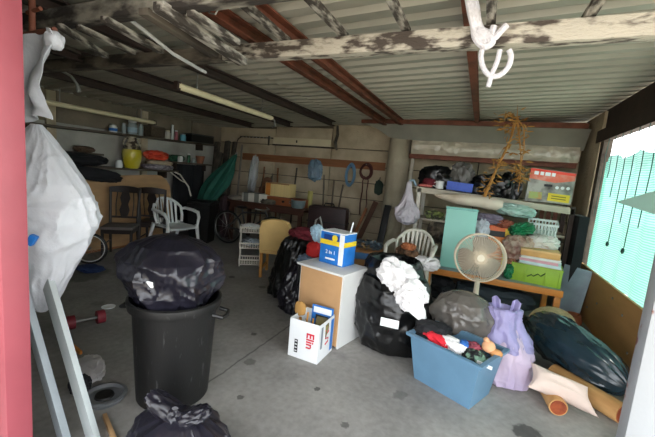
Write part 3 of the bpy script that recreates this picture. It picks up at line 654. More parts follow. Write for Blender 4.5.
jar(5.30, .06, .12, mat('turquoise_tin', '#5a9cb0', .5), 'turquoise tin on the upper shelf', 'tin', name='tin', lid=M_STEEL)
t = thing('toolbox', 'long dark box at the right end of the upper shelf', 'box', (-5.5, 5.70, ztop(5.7)+.008), (R(1.2), 0, 0))
B().box((0, 0, .07), (.25, .62, .14), bev=.01).out('body', M_BLK, t); B().box((0, 0, .15), (.26, .63, .02), bev=.005).out('lid', mat('dark_grey_plastic', '#2c2e30', .5), t)
# yellow jug
zj = 1.287
t = thing('ceramic_jug', 'yellow ceramic jug with brown patterned top on the lower shelf', 'jug', (-5.42, 4.12, zj)); t.scale = (1.15, 1.15, 1.3)
B().lathe([(.085, 0), (.1, .02), (.125, .13), (.132, .2), (.12, .24)], n=28).out('body', mat('yellow_glaze', '#c9b62a', .3, col2='#d8cf7a', thr=.4, soft=.3, scale=4, bump=0), t)
B().lathe([(.12, .24), (.105, .29), (.07, .33), (.055, .37), (.06, .4), (.05, .4)], n=28).out('neck', mat('brown_patterned_glaze', '#b9ae96', .35, col2='#3d3028', thr=.5, soft=.1, scale=14, bump=0), t)
for s_ in (-1, 1): B().tube([(0, s_*.055, .37), (0, s_*.1, .38), (0, s_*.135, .32), (0, s_*.12, .25)], .012).out('handle', MATS['brown_patterned_glaze'], t)
lump('red_bag', (-5.42, 4.60, 1.535), (.12, .21, .085), mat('orange_red_plastic', '#d3442c', .4, col2='#e2714f', thr=.4, scale=6), 'orange red plastic bag on top of the bundles on the lower shelf', 'plastic bag', 66, .25)
lump('cushion', (-5.40, 4.66, 1.41), (.14, .25, .05), mat('beige_cloth', '#b1a086', .9), 'beige cushion squeezed between the red bag and patterned bundle', 'cushion', 67, .08)
lump('bedding_bundle', (-5.40, 4.62, 1.335), (.16, .29, .055), mat('grey_floral_cloth', '#a49da2', .9, col2='#6e6470', thr=.5, soft=.2, scale=16), 'grey floral bundle at the bottom of the pile on the lower shelf', 'bundle', 68, .1)
jar(3.85, .05, .12, M_WPL, 'white mug on the lower shelf left of the yellow jug', 'mug', z_=1.287, x=-5.36, name='mug')
lump('cloth_heap', (-5.58, 3.45, 1.53), (.08, .14, .045), mat('brown_cloth', '#5d4a3a', .9), 'small brown bundle on the short narrow shelf', 'bundle', 69)
lump('green_bag', (-5.5, 5.13, 1.52), (.1, .16, .06), mat('dark_green_plastic', '#1d4a34', .4), 'dark green plastic bundle on the small shelf', 'bundle', 70)
jar(5.10, .05, .11, M_WPL, 'white pot in front of the green bundle on the small shelf', 'pot', x=-5.36, z_=1.457, name='pot')
jar(5.33, .032, .15, mat('green_glass', '#1f5a3a', .2), 'green glass bottle on the small shelf', 'bottle', x=-5.38, z_=1.457, name='bottle', lid=M_WPL)
jar(5.45, .04, .1, M_GLASS, 'clear glass tumbler between green bottle and terracotta pot', 'tumbler', x=-5.38, z_=1.457, name='tumbler')
t = thing('terracotta_pot', 'terracotta pot at the right end of the small shelf', 'pot', (-5.4, 5.66, 1.457))
B().lathe([(.06, 0), (.085, .12), (.09, .125), (.09, .155), (.078, .155), (.07, .12), (.05, .02)], n=22).out('body', mat('terracotta', '#8f5a40', .8), t); 
B().lathe([(.07, .12), (.01, .125)], n=18).out('soil', M_DARKW, t)
B().tube([(-5.36, 4.96, 1.262), (-5.25, 5.0, 1.22), (-5.15, 5.12, 1.0), (-5.12, 5.16, .82)], .014).tube([(-5.36, 4.86, 1.262), (-5.22, 4.98, 1.12), (-5.18, 5.05, 1.08)], .01).out('pipe_bracket', M_WPL2, label='curved white pipe bracket hanging at the end of the lower shelf', cat='bracket')
# tubes under the roof
def tubelight(p0, p1, label, hook):
    t = thing('ceiling_pipe', label, 'pipe'); B().cyl(p0, p1, .033, n=16).out('tube', M_CREAM, t)
    for p_ in (p0, p1):
        p_ = Vector(p_); B().box(p_+Vector((0, 0, .0)), (.05, .04, .075)).out('end_cap', M_RUSTD, t)
    for f in (.15, .85):
        p_ = Vector(p0).lerp(Vector(p1), f); B().cyl(p_, (p_.x, p_.y, roof_z(p_.x)), .006, n=6).out('hanger', M_STEEL, t)
    if hook: B().tube([Vector(p1)+Vector((0, .02, 0)), Vector(p1)+Vector((.03, .04, -.03)), Vector(p1)+Vector((.03, .05, -.1)), Vector(p1)+Vector((-.01, .05, -.12))], .01).out('hook', M_STEEL, t)
tubelight((-2.75, 2.55, 2.19), (-2.83, 4.3, 2.19), 'cream pipe with hooked end hanging below the roof', True)
tubelight((-5.3, 2.7, 2.09), (-5.3, 4.45, 2.09), 'cream pipe running above the upper shelf on the left', False)

# ================================================================== CHAIRS
def plastic_chair(label, loc, rz, mt):
    t = thing('plastic_chair', label, 'chair', loc, (0, 0, rz), group='white plastic garden chairs')
    B().grid(lambda u, v: Vector(((u-.5)*(.42+.04*v), -.2+.43*v, .42-.025*math.sin(PI*u)*math.sin(PI*v)+(.0 if v < .85 else -.03*(v-.85)/.15))), 12, 12, thick=.014).out('seat', mt, t)
    def back(a, z): # a in -1..1
        bow = .09*a*a; return Vector((a*(.2+.035*(z-.42)/.4), -.2-.10*(z-.42)/.4+bow, z))
    b = B(); n = 14
    top = [(a, .80-.13*abs(a)**2.6) for a in [-1+2*i/n for i in range(n+1)]]
    b.tube([back(-1.0, .44)]+[back(-1.04, .55)]+[back(a, z) for a, z in top]+[back(1.04, .55), back(1.0, .44)], .02, 8); b.out('back_frame', mt, t)
    for i in range(7):
        a = -.72+1.44*i/6; b = B(); zt = .795-.13*abs(a)**2.6
        b.grid(lambda u, v: back(a+(u-.5)*.13*(1.2-.4*math.sin(PI*v)), .415+(zt-.415)*v), 2, 8, thick=.01); b.out('slat', mt, t)
    for s_ in (-1, 1):
        f0 = Vector((s_*.26, .2, 0)); 
        B().tube([back(s_*1.02, .64), Vector((s_*.265, -.12, .655)), Vector((s_*.275, .05, .645)), Vector((s_*.275, .17, .62)), Vector((s_*.26, .215, .55)), Vector((s_*.245, .205, .43))], [.018, .024, .026, .026, .022, .02], 8).out('armrest', mt, t)
        B().tube([(s_*.235, .2, .44), (s_*.255, .22, .2), (s_*.27, .235, 0)], [.028, .022, .017], 8).out('leg', mt, t)
        B().tube([(s_*.205, -.19, .44), (s_*.225, -.25, .2), (s_*.24, -.29, 0)], [.028, .022, .017], 8).out('leg', mt, t)
    return t
plastic_chair('white plastic garden chair standing empty beside the dark wooden chairs', (-4.48, 4.18, 0), R(-98), M_WPL).scale = (1.1, 1.1, 1.06)
plastic_chair('aged white plastic garden chair behind the large black bag', (-.68, 4.25, .07), R(178), M_WPL2)
def wood_chair(label, loc, rz, seatmat):
    t = thing('wooden_chair', label, 'chair', loc, (0, 0, rz), group='dark wooden chairs')
    B().box((0, 0, .45), (.42, .42, .04), bev=.012).out('seat', seatmat, t)
    B().box((0, 0, .40), (.40, .40, .06)).out('apron', M_DKW, t)
    for s_ in (-1, 1):
        B().tube([(s_*.18, .18, 0), (s_*.185, .18, .43)], [.016, .022], 8).out('leg', M_DKW, t)
        B().tube([(s_*.19, -.24, 0), (s_*.185, -.19, .42), (s_*.19, -.21, .7), (s_*.2, -.26, 1.0)], [.018, .022, .02, .018], 8).out('leg', M_DKW, t)
        B().cyl((s_*.185, -.2, .2), (s_*.185, .18, .2), .01, n=8).out('stretcher', M_DKW, t)
    B().grid(lambda u, v: Vector(((u-.5)*.44, -.262+.03*math.cos((u-.5)*PI)*-1, .93+.075*v*(1+.35*math.sin(PI*u)))), 12, 3, thick=.022).out('top_rail', M_DKW, t)
    B().box((0, -.2, .56), (.37, .02, .03)).out('lower_rail', M_DKW, t)
    B().grid(lambda u, v: Vector(((u-.5)*(.09+.05*math.sin(PI*v*2)**2), -.2-.075*v, .57+.37*v)), 4, 8, thick=.012).out('splat', M_DKW, t)
    for a in (-.11, .11): B().tube([(a, -.2, .56), (a*1.1, -.235, .75), (a, -.275, .94)], .008, 6).out('spindle', M_DKW, t)
    return t
wood_chair('dark wooden chair with pale seat pad in front of the tan tabletop', (-4.80, 3.48, 0), R(-140), mat('grey_seat_cloth', '#6d6663', .85))
wood_chair('second dark wooden chair pushed up behind the pale seated one', (-4.90, 4.18, 0), R(35), M_DKW)
lump('shopping_bag', (-4.90, 4.18, .55), (.09, .08, .09), mat('dim_green_cloth', '#3c4640', .8), 'small dull green bag on the dark wooden chairs', 'bag', 71)

# ================================================================== BACK WALL, LEFT HALF
def wallplank():
    B().box((-3.37, YB-.03, 1.70), (3.3, .035, .15), bev=.004).out('wall_plank', M_BROWN, label='long brown plank fixed along the concrete back wall', cat='plank')
wallplank()
t = thing('light_fitting', 'long cream board mounted high on the back wall', 'light fitting', (-3.53, YB-.06, 2.08))
B().box((0, 0, 0), (1.35, .06, .14), bev=.006).out('housing', mat('cream_enamel', '#d3c8a8', .5, var=.06), t)
B().box((0, .02, -.085), (1.42, .05, .03)).out('base_rail', M_DARKW, t); B().box((-.1, -.032, .0), (.03, .004, .05)).out('switch_plate', M_BLK, t)
t = thing('hook_rail', 'dark rail with a row of hooks left of the cream board', 'hook rail', (-4.75, YB-.05, 2.1))
B().box((.1, 0, .03), (.9, .03, .025)).out('rail', M_DARKW, t)
for k in range(9): B().tube([(-.25+k*.09, -.02, .03), (-.25+k*.09, -.05, .015), (-.25+k*.09, -.055, .05)], .007, 6).out('hook', M_STEEL, t)
B().tube([(-.42, -.03, -.1), (-.38, -.03, -.02), (-.3, -.03, .03), (-.26, -.03, .03)], .012).out('bent_arm', M_DARKW, t)
B().box((.42, -.02, -.03), (.025, .03, .2)).out('bracket', M_DARKW, t)
B().tube([(-2.72, 6.45, 2.42), (-2.7, 6.45, 2.25), (-2.74, 6.46, 2.1), (-2.7, 6.47, 1.95)], [.02, .03, .035, .02]).out('cable_bundle', M_DARKW, label='dark cable bundle hanging from the roof at the end of the cream board', cat='cable')
# coils
def coil(c, rx, rz_, mt, label, n=5, tails=0):
    t = thing('rope_coil', label, 'rope coil', c); random.seed(int(abs(c[0])*100))
    for k in range(n):
        dx, dz = random.uniform(-.015, .015), random.uniform(-.03, .01); f = random.uniform(.88, 1.08)
        B().tube([((rx*f)*math.cos(2*PI*i/20)+dx, -.012*k, (rz_*f)*math.sin(2*PI*i/20)+dz) for i in range(20)], .011, 6, closed=True).out('loop', mt, t)
    for k in range(tails):
        x_ = (-.05, .06)[k]; B().tube([(x_*.5, -.03, -rz_*.8), (x_, -.03, -rz_*1.5), (x_*.8, -.03, -.4), (x_*1.2, -.03, -.62), (x_*.9, -.03, -.85)], .011, 6).out('rope_tail', mt, t)
    B().cyl((0, .06, rz_*.9), (0, -.08, rz_*.9), .008, n=8).out('nail', M_STEEL, t)
coil((-2.37, YB-.11, 1.50), .085, .2, mat('blue_rope', '#6a92b0', .7), 'blue rope coil hanging on the back wall', 8)
coil((-2.05, YB-.11, 1.60), .11, .13, mat('dark_red_rope', '#4d2420', .8), 'dark red rope coil with two long tails on the back wall', 7, 2)
t = thing('hanging_pouch', 'small dark green pouch hanging right of the red rope', 'pouch', (-1.80, YB-.05, 1.30)); B().ball((0, 0, 0), (.08, .035, .14), 3, cushion(.2, 2, 8)).out('pouch_body', mat('dark_green_cloth', '#27362c', .85), t); B().tube([(0, 0, .12), (.01, .01, .2)], .008).out('strap', M_BLK, t)
# leaning timber in left corner
for b0, t0, w_, lab in (((-5.14, 5.46, .04), (-5.22, 6.05, 1.72), .13, 'thick weathered timber leaning on the left wall, leftmost of four'), ((-5.10, 5.66, .04), (-5.48, 6.25, 1.95), .11, 'weathered timber leaning on the left wall, second of four'), ((-5.0, 5.85, .04), (-5.34, 6.42, 2.0), .12, 'weathered timber leaning in the left corner, third of four'), ((-5.05, 6.0, .04), (-5.2, 6.5, 2.0), .09, 'weathered timber leaning in the corner nearest the green umbrella')):
    plank('leaning_timber', b0, t0, w_, .07, M_DARKW, lab, 'timber', group='timbers in the corner')
B().grid(lambda u, v: Vector((-5.52+.03*math.sin(u*17)+.02*nz3(Vector((u*4, v*3, 2))), 5.08+u*.85, 1.415-v*1.3)), 40, 16, thick=.006).out('shade_sheet', M_BLKC, label='added dark sheet standing in for the shade below the small shelf on the left wall', cat='cloth')  # added dark sheet, stands in for shade and clutter under the small shelf
plank('leaning_pole', (-4.72, 6.0, .03), (-5.0, 6.5, 1.95), .03, .03, mat('pale_pole', '#8a8378', .8), 'thin pale pole leaning beside the corner timbers', 'pole')
# green umbrella
t = thing('garden_umbrella', 'closed dark green garden umbrella leaning in the corner', 'umbrella', (-5.0, 5.75, .68), (0, 0, 0))
b = B(); rs = []
A = Vector((-.28, -.02, .0)); Z = Vector((.25, .25, 1.05))
for j in range(25):
    s_ = j/24; c_ = A.lerp(Z, s_); r_ = (.25-.04*s_)*(1-s_**3.5)**.8*(.75+.5*math.sin(PI*min(1, s_*1.2)))*.95+.012
    rs.append([c_+Vector((r_*math.cos(2*PI*k/48)*(1+.14*math.cos(k/48*2*PI*8)), r_*.6*math.sin(2*PI*k/48)*(1+.14*math.cos(k/48*2*PI*8)), 0)) for k in range(48)])
b.rings(rs).out('canopy', mat('dark_green_canvas', '#1f5a4b', .8, var=.2), t)
B().cyl(A-(Z-A)*.63, Z+(Z-A)*.02, .02).out('pole', M_STEEL, t)
lump('plastic_wrap', (-4.52, 6.3, 1.30), (.09, .07, .42), M_CLEAR, 'clear plastic wrap hanging right of the green umbrella', 'plastic wrap', 72, .2, rot=(0, R(6), 0))
# black bin, maroon cloth
t = thing('dust_bin', 'black square bin in shadow behind the white plastic chair', 'bin', (-4.75, 5.1, 0), (0, 0, R(20)))
rr = lambda s_, z_: [(-s_, -s_, z_), (s_, -s_, z_), (s_, s_, z_), (-s_, s_, z_)]
B().rings([rr(.17, 0), rr(.22, .72)]).out('body', M_BLK, t); B().box((0, 0, .75), (.46, .46, .05), bev=.015).out('lid', M_BLK, t)
lump('hanging_coat', (-4.72, 5.72, .42), (.12, .11, .42), mat('dull_plum_cloth', '#3b2a2e', .9), 'dull plum coat slumped at the left end of the dark table', 'coat', 73, .25)
# dark table
t = thing('work_table', 'dark brown wooden table along the back wall', 'table', (-3.72, 5.95, 0), (0, 0, R(1)))
M_TBL = mat('table_brown', '#4a2c20', .6, var=.3, stretch=(.3, 1, 1))
B().box((0, 0, .79), (1.75, .72, .035), bev=.004).out('tabletop', M_TBL, t); B().box((0, -.3, .72), (1.6, .03, .1)).out('apron', M_TBL, t); B().box((0, .3, .72), (1.6, .03, .1)).out('apron', M_TBL, t)
for x_ in (-.79, .74):
    for y_ in (-.3, .3): B().box((x_, y_, .385), (.07, .06, .77)).out('leg', M_TBL, t)
# on the table
t = thing('striped_box', 'white box with grey bands on the dark table', 'box', (-3.98, 5.72, .81), (0, 0, R(6)))
B().box((0, 0, .09), (.52, .26, .17), bev=.01).out('body', M_WPL2, t)
for x_ in (-.17, .06): B().box((x_, 0, .09), (.1, .264, .172)).out('grey_band', mat('grey_band', '#6e7068', .7), t)
lump('straw_hat', (-4.42, 5.68, .85), (.2, .18, .05), mat('pale_straw', '#8d8377', .9), 'pale round hat at the left end of the dark table', 'hat', 74, .08, p=2.)
t = thing('wooden_crate', 'pale wooden box standing on the brown drawer', 'box', (-3.52, 5.82, .96)); B().box((0, 0, .135), (.53, .25, .25), bev=.005).out('body', mat('pale_pine', '#d9bf83', .6, var=.08, stretch=(4, 1, .3)), t)
B().box((-.2, -.127, .135), (.1, .004, .24)).out('orange_end', M_ORANGE, t); B().box((.0, -.127, .25), (.5, .006, .015)).out('edge', M_BROWN, t)
t = thing('drawer', 'brown wooden drawer lying on the dark table', 'drawer', (-3.35, 5.85, .81)); B().box((0, 0, .075), (.85, .36, .15), bev=.004).out('box', mat('reddish_board', '#8c4f2c', .65, var=.2, stretch=(.3, 1, 2)), t); B().cyl((0, -.18, .08), (0, -.21, .08), .02).out('knob', M_DKW, t)
t = thing('metal_pot', 'grey enamel pot at the right end of the dark table', 'pot', (-3.02, 5.64, .81)); B().lathe([(.1, 0), (.125, .03), (.135, .14), (.14, .145), (.125, .145), (.11, .02)], n=24).out('body', mat('grey_enamel', '#6d7a7c', .4), t); B().tube([(-.13, 0, .11), (-.19, 0, .1), (-.19, 0, .07), (-.13, 0, .06)], .008).out('handle', M_STEEL, t)
B().cyl((-2.92, 5.9, .81), (-2.92, 5.9, 1.13), .05).out('yellow_roll', mat('dull_yellow', '#a39a58', .7), label='dull yellow roll standing at the end of the brown drawer', cat='roll')
t = thing('teddy_figure', 'brown soft figure sitting left of the pale wooden box', 'soft toy', (-4.0, 6.08, .81)); B().ball((0, 0, .17), (.11, .09, .17), 3, cushion(.15, 2, 3)).out('body', mat('brown_plush', '#6b4a36', .95), t); B().ball((.01, -.02, .4), (.09, .085, .1), 3).out('head', MATS['brown_plush'], t)
for s_ in (-1, 1): B().ball((s_*.12, -.05, .2), (.04, .05, .1), 2).out('arm', MATS['brown_plush'], t)
lump('tin_cluster', (-3.68, 5.64, .855), (.16, .05, .045), mat('dull_tins', '#6b675a', .6, col2='#38342d', thr=.5, scale=12), 'dull grey bundle of wire on the front edge of the dark table', 'wire bundle', 75, .35)
lump('hanging_bag', (-3.10, 6.40, 1.52), (.14, .07, .2), mat('blue_clear_film', '#7f9bb0', .25, alpha=.6, bump=.4), 'bluish clear plastic bag hanging from the brown wall plank', 'plastic bag', 76, .3)
for k, (x0, x1, l_) in enumerate(((-2.75, -2.95, 'leftmost thin stick behind the suitcase'), (-2.62, -2.72, 'middle thin stick behind the suitcase'), (-2.55, -2.52, 'rightmost thin stick behind the suitcase'))):
    plank('garden_stick', (x0, 6.25, .02), (x1, 6.52, 1.45-.08*k), .025, .025, mat('grey_stick', '#6d6456', .85), l_, 'stick', group='sticks behind the suitcase')
random.seed(21)
for k in range(7):
    x0 = -4.45+k*.13; plank('garden_stick', (x0+random.uniform(-.1, .1), 6.36, .02), (x0+random.uniform(-.15, .15), 6.54, 1.3+random.uniform(-.15, .3)), .026, .022, (M_DARKW, M_BROWN, MATS['grey_stick'])[k % 3], '%s thin stick from the left leaning on the back wall behind the dark table' % ('first', 'second', 'third', 'fourth', 'fifth', 'sixth', 'seventh')[k], 'stick', group='sticks behind the dark table')
# bicycle below the table
t = thing('bicycle', 'old dark bicycle standing in front of the dark table', 'bicycle', (-3.78, 5.28, 0), (0, 0, R(3)))
M_BIKE = mat('dull_bike_paint', '#3a3836', .5)
for x_ in (-.5, .48):
    b = B().tube([(x_+.3*math.cos(2*PI*i/32), 0, .325+.3*math.sin(2*PI*i/32)) for i in range(32)], .018, 8, closed=True); wh = b.out('wheel', M_BLK, t)
    B().tube([(x_+.275*math.cos(2*PI*i/32), 0, .325+.275*math.sin(2*PI*i/32)) for i in range(32)], .009, 6, closed=True).out('rim', M_STEEL, wh)
    for k in range(10):
        a = 2*PI*k/10; B().cyl((x_, 0, .325), (x_+.27*math.cos(a), 0, .325+.27*math.sin(a)), .003, n=5).out('spoke', M_STEEL, wh)
for nm, a, c_ in (('seat_tube', (-.1, 0, .3), (-.2, 0, .7)), ('top_tube', (-.18, 0, .64), (.3, 0, .68)), ('down_tube', (-.1, 0, .3), (.32, 0, .6)), ('chain_stay', (-.1, 0, .3), (-.5, 0, .325)), ('seat_stay', (-.18, 0, .64), (-.5, 0, .325)), ('fork', (.29, 0, .72), (.48, 0, .325))):
    B().cyl(a, c_, .016, n=10).out(nm, M_BIKE, t)
B().tube([(.2, -.2, .76), (.3, -.12, .74), (.29, 0, .73), (.3, .12, .74), (.2, .2, .76)], .012).out('handlebar', M_STEEL, t); B().ball((-.21, 0, .735), (.11, .06, .025), 2).out('saddle', M_BLK, t)
# suitcase
t = thing('suitcase', 'dark maroon brown suitcase standing by the back wall', 'suitcase', (-2.46, 5.78, 0), (0, 0, R(8)))
B().box((0, 0, .47), (.72, .28, .86), bev=.06).out('shell', mat('maroon_leather', '#2e1a1a', .55, var=.2, bump=.2), t)
for z_ in (.3, .62): B().box((0, 0, z_), (.725, .285, .02)).out('band', M_BLK, t)
B().tube([(-.09, 0, .9), (-.08, 0, .95), (.08, 0, .95), (.09, 0, .9)], .012).out('handle', M_BLK, t)
for x_ in (-.28, .28): B().cyl((x_, -.08, .03), (x_, .08, .03), .03).out('wheel', M_BLK, t)
# sticks by the pillar
plank('leaning_plank', (-2.0, 5.85, .03), (-1.68, 6.05, 1.06), .09, .03, mat('brown_rough', '#4f3426', .85), 'rough brown plank leaning left of the pillar', 'plank')
plank('leaning_plank', (-2.12, 5.9, .03), (-1.86, 6.1, .92), .05, .03, M_BROWN, 'thin brown plank leaning farther left of the pillar', 'plank')
plank('leaning_plank', (-1.5, 5.75, .03), (-1.44, 5.98, 1.03), .11, .04, M_BLK, 'black plank standing against the pillar', 'plank')
B().cyl((-2.2, 5.9, .0), (-2.14, 5.98, .82), .012).out('pale_rod', M_WPL2, label='short pale rod standing behind the detergent box', cat='rod')

# ================================================================== MIDDLE
# tiered rack
t = thing('storage_rack', 'white plastic three tier vegetable rack on the floor', 'rack', (-3.10, 4.36, 0), (0, 0, R(35))); t.scale = (.9, .9, 1)
for z_ in (.03, .28, .52):
    B().box((0, 0, z_), (.36, .26, .018), bev=.005).out('tier_floor', M_WPL2, t)
    for s_ in (-1, 1):
        B().box((0, s_*.128, z_+.075), (.37, .012, .022)).out('rim', M_WPL2, t); B().box((s_*.18, 0, z_+.075), (.012, .27, .022)).out('rim', M_WPL2, t)
        for k in range(9): B().box((-.16+k*.04, s_*.128, z_+.035), (.012, .008, .07)).out('grille_bar', M_WPL2, t)
        for k in range(6): B().box((s_*.18, -.1+k*.04, z_+.035), (.008, .012, .07)).out('grille_bar', M_WPL2, t)
for sx_ in (-1, 1):
    for sy_ in (-1, 1): B().cyl((sx_*.165, sy_*.115, 0), (sx_*.165, sy_*.115, .53), .012, n=10).out('upright', M_WPL2, t)
lump('plastic_bag', (-3.10, 4.36, .60), (.13, .1, .035), M_WPL, 'crumpled white bag on the top tier of the plastic rack', 'plastic bag', 77, .3)
lump('plastic_bag', (-3.10, 4.36, .355), (.13, .09, .055), mat('bluegrey_film', '#8e98a0', .4), 'blue grey bag on the middle tier of the plastic rack', 'plastic bag', 78, .3)
# cream bent plywood chair
t = thing('low_chair', 'cream coloured low chair with a rounded padded back', 'chair', (-2.50, 4.15, 0), (0, 0, R(-160)))
M_CRV = mat('cream_vinyl', '#c9a76a', .6, var=.08)
B().grid(lambda u, v: Vector(((u-.5)*.42*(1-.18*max(0, v-.7)/.3*abs(2*u-1)), .16+.10*v-.03*math.sin(PI*u), .36+.46*v-.05*max(0, v-.75)/.25*abs(2*u-1)**2)), 12, 12, thick=.05).out('backrest', M_CRV, t)
B().box((0, -.05, .36), (.42, .42, .05), bev=.02).out('seat', M_CRV, t)
for x_ in (-.18, .18):
    for y_ in (-.22, .15): B().box((x_, y_, .17), (.035, .035, .34)).out('leg', M_GOLDST, t)
B().box((-.18, -.03, .12), (.025, .36, .03)).out('stretcher', M_GOLDST, t); B().box((.18, -.03, .12), (.025, .36, .03)).out('stretcher', M_GOLDST, t)
# bags of clothes
t = thing('garbage_bag', 'tall black bag of clothes behind the dark purple bag', 'garbage bag', (-1.93, 3.60, 0))
bag([(.0, .2), (.03, .27), (.2, .28), (.4, .25), (.58, .22), (.7, .17), (.74, .1), (.7, .02)], 81, .16, 1.5, 3, 1., .9, (.06, 0), crease=.06, sharp=.035).out('bag_film', M_BLACKP, t)
t = thing('garbage_bag', 'dark purple bag slumped left of the small cabinet', 'garbage bag', (-1.62, 3.22, 0))
bag([(.0, .15), (.03, .19), (.15, .2), (.3, .17), (.42, .11), (.5, .06), (.52, .01)], 83, .22, 1.6, 4, 1.05, .9, (-.06, .03), crease=.07, sharp=.05).out('bag_film', mat('very_dark_purple_film', '#17141c', .3, var=.3, bump=.2, bscale=14, spec=.5), t)
lump('folded_cloth', (-1.83, 3.62, .76), (.17, .12, .075), M_MARO, 'maroon garment on top of the tall black bag', 'garment', 84)
lump('folded_cloth', (-1.64, 3.60, .80), (.075, .08, .10), mat('pale_blue_cloth', '#a9c6d8', .8), 'pale blue garment between maroon garment and grey hose', 'garment', 85, rot=(0, R(-30), 0))
lump('folded_cloth', (-1.60, 3.44, .64), (.085, .07, .09), M_RED, 'red cap like cloth left of the detergent box', 'garment', 86, .12)
lump('folded_cloth', (-1.66, 3.40, .52), (.1, .08, .06), mat('grey_blue_cloth', '#5c6a7c', .8), 'grey blue cloth below the red cloth', 'garment', 87)
q_ = P(310, 243, y=3.75)
B().tube([P(311, 248, y=3.75), P(313, 232, y=3.75), P(316, 220, y=3.75), P(320, 217, y=3.75), P(322, 226, y=3.75), P(322, 250, y=3.75)]+[(-1.60, 3.75, .5), (-1.58, 3.75, .02)], .012).out('hose', mat('grey_hose', '#6c6a66', .5), label='grey hose loop rising behind the clothes bags', cat='hose')
# blue and orange boxes behind
t = thing('cardboard_box', 'brown cardboard box with blue print behind the detergent box', 'box', (-1.25, 4.2, 0), (0, 0, R(15)))
B().box((0, 0, .3), (.5, .35, .6), bev=.006).out('body', mat('cardboard', '#8f643a', .8), t); B().box((-.0, -.178, .53), (.5, .004, .08)).out('blue_print', mat('dull_blue', '#35608c', .6), t)
for k in range(2): B().box((0, (-.1, .1)[k], .605), (.5, .16, .006), rot=((.2, -.2)[k], 0, 0)).out('flap', MATS['cardboard'], t)
lump('tool_heap', (-1.2, 4.15, .66), (.17, .1, .05), mat('mixed_tools', '#33404a', .5, col2='#8a6a3c', thr=.42, soft=.1, scale=16), 'heap of small tools on the brown cardboard box', 'tools', 88, .4)
lump('brown_bag', (-.70, 4.08, .60), (.13, .1, .13), mat('brown_mottled', '#6e5038', .9, col2='#3a2c22', thr=.5, scale=14), 'mottled brown bag sitting on the aged white chair', 'bag', 89, .3)
lump('brown_bag', (-.68, 4.02, .74), (.08, .06, .04), mat('rust_cloth', '#9c5c38', .9), 'rust coloured cloth on top of the mottled brown bag', 'cloth', 90, .2)
lump('white_cloth', (-.46, 4.02, .58), (.14, .1, .07), M_WHITE, 'white towel on the right side of the aged white chair', 'towel', 91, .25)

# ================================================================== BACK RIGHT: BENCH TABLE
t = thing('bench_table', 'low orange wooden table loaded with boxes in front of the shelves', 'table', (.22, 4.72, 0))
B().box((0, 0, .45), (1.42, .74, .03), bev=.004).out('tabletop', mat('grey_blue_top', '#8f959a', .5, var=.1), t)
for s_ in (-1, 1): B().box((0, s_*.37, .43), (1.44, .03, .07), bev=.004).out('apron', M_ORANGE, t)
for sx_ in (-.68, .68):
    for sy_ in (-.34, .34): B().box((sx_, sy_, .2), (.06, .06, .4), bev=.004).out('leg', M_ORANGE, t)
    B().box((sx_, 0, .42), (.03, .7, .06)).out('apron', M_ORANGE, t)
lump('dark_sacking', (.3, 4.75, .15), (.45, .22, .13), mat('dark_bluegrey_cloth', '#3d464c', .8), 'dark blue grey tarpaulin stuffed under the orange table', 'tarpaulin', 92, .15)
lump('dark_sacking', (-.35, 4.7, .14), (.2, .22, .14), M_BLKC, 'black bundle under the left end of the orange table', 'bundle', 93, .2)
# mint board
t = thing('mint_panel', 'mint green cabinet door standing upright behind the fan', 'cabinet door', (-.18, 4.53, .467), (R(-5), 0, R(3)))
B().box((0, 0, .36), (.36, .03, .72), bev=.004).out('door_leaf', mat('mint_paint', '#8fcabd', .5, var=.06, scale=2, bump=.03), t); B().box((0, 0, .735), (.37, .036, .03)).out('top_edge', mat('mint_edge', '#6fb0a6', .5), t); B().cyl((.14, -.016, .4), (.14, -.04, .4), .014).out('knob', M_STEEL, t)
# green crate with books
t = thing('crate', 'lime green plastic crate holding books at the end of the orange table', 'crate', (.70, 4.62, .467), (0, 0, R(-8)))
M_LIME = mat('lime_plastic', '#8fb02c', .5, var=.1, bump=0)
for s_ in (-1, 1):
    B().box((0, s_*.17, .1), (.48, .014, .2), bev=.003).out('crate_wall', M_LIME, t); B().box((s_*.24, 0, .1), (.014, .34, .2), bev=.003).out('crate_wall', M_LIME, t)
for x_ in (-.23, -.1, .1, .23): B().box((x_, -.18, .1), (.025, .012, .2), bev=.003).out('rib', M_LIME, t)
B().box((0, 0, .01), (.47, .33, .014)).out('crate_floor', M_LIME, t); B().box((0, -.18, .195), (.5, .02, .02)).out('rim', M_LIME, t)
B().tube([(-.08, -.178, .07), (-.04, -.178, .1), (-.02, -.178, .085), (.02, -.178, .12), (.05, -.178, .1), (.09, -.178, .14)], .007, 6).out('printed_mark', mat('dark_green_print', '#33501c', .6, bump=0), t)
B().box((.70, 4.62, .56), (.40, .26, .15)).out('book_block', M_CARD, label='thick pale book inside the lime green crate', cat='book')
zb = .645
random.seed(12)
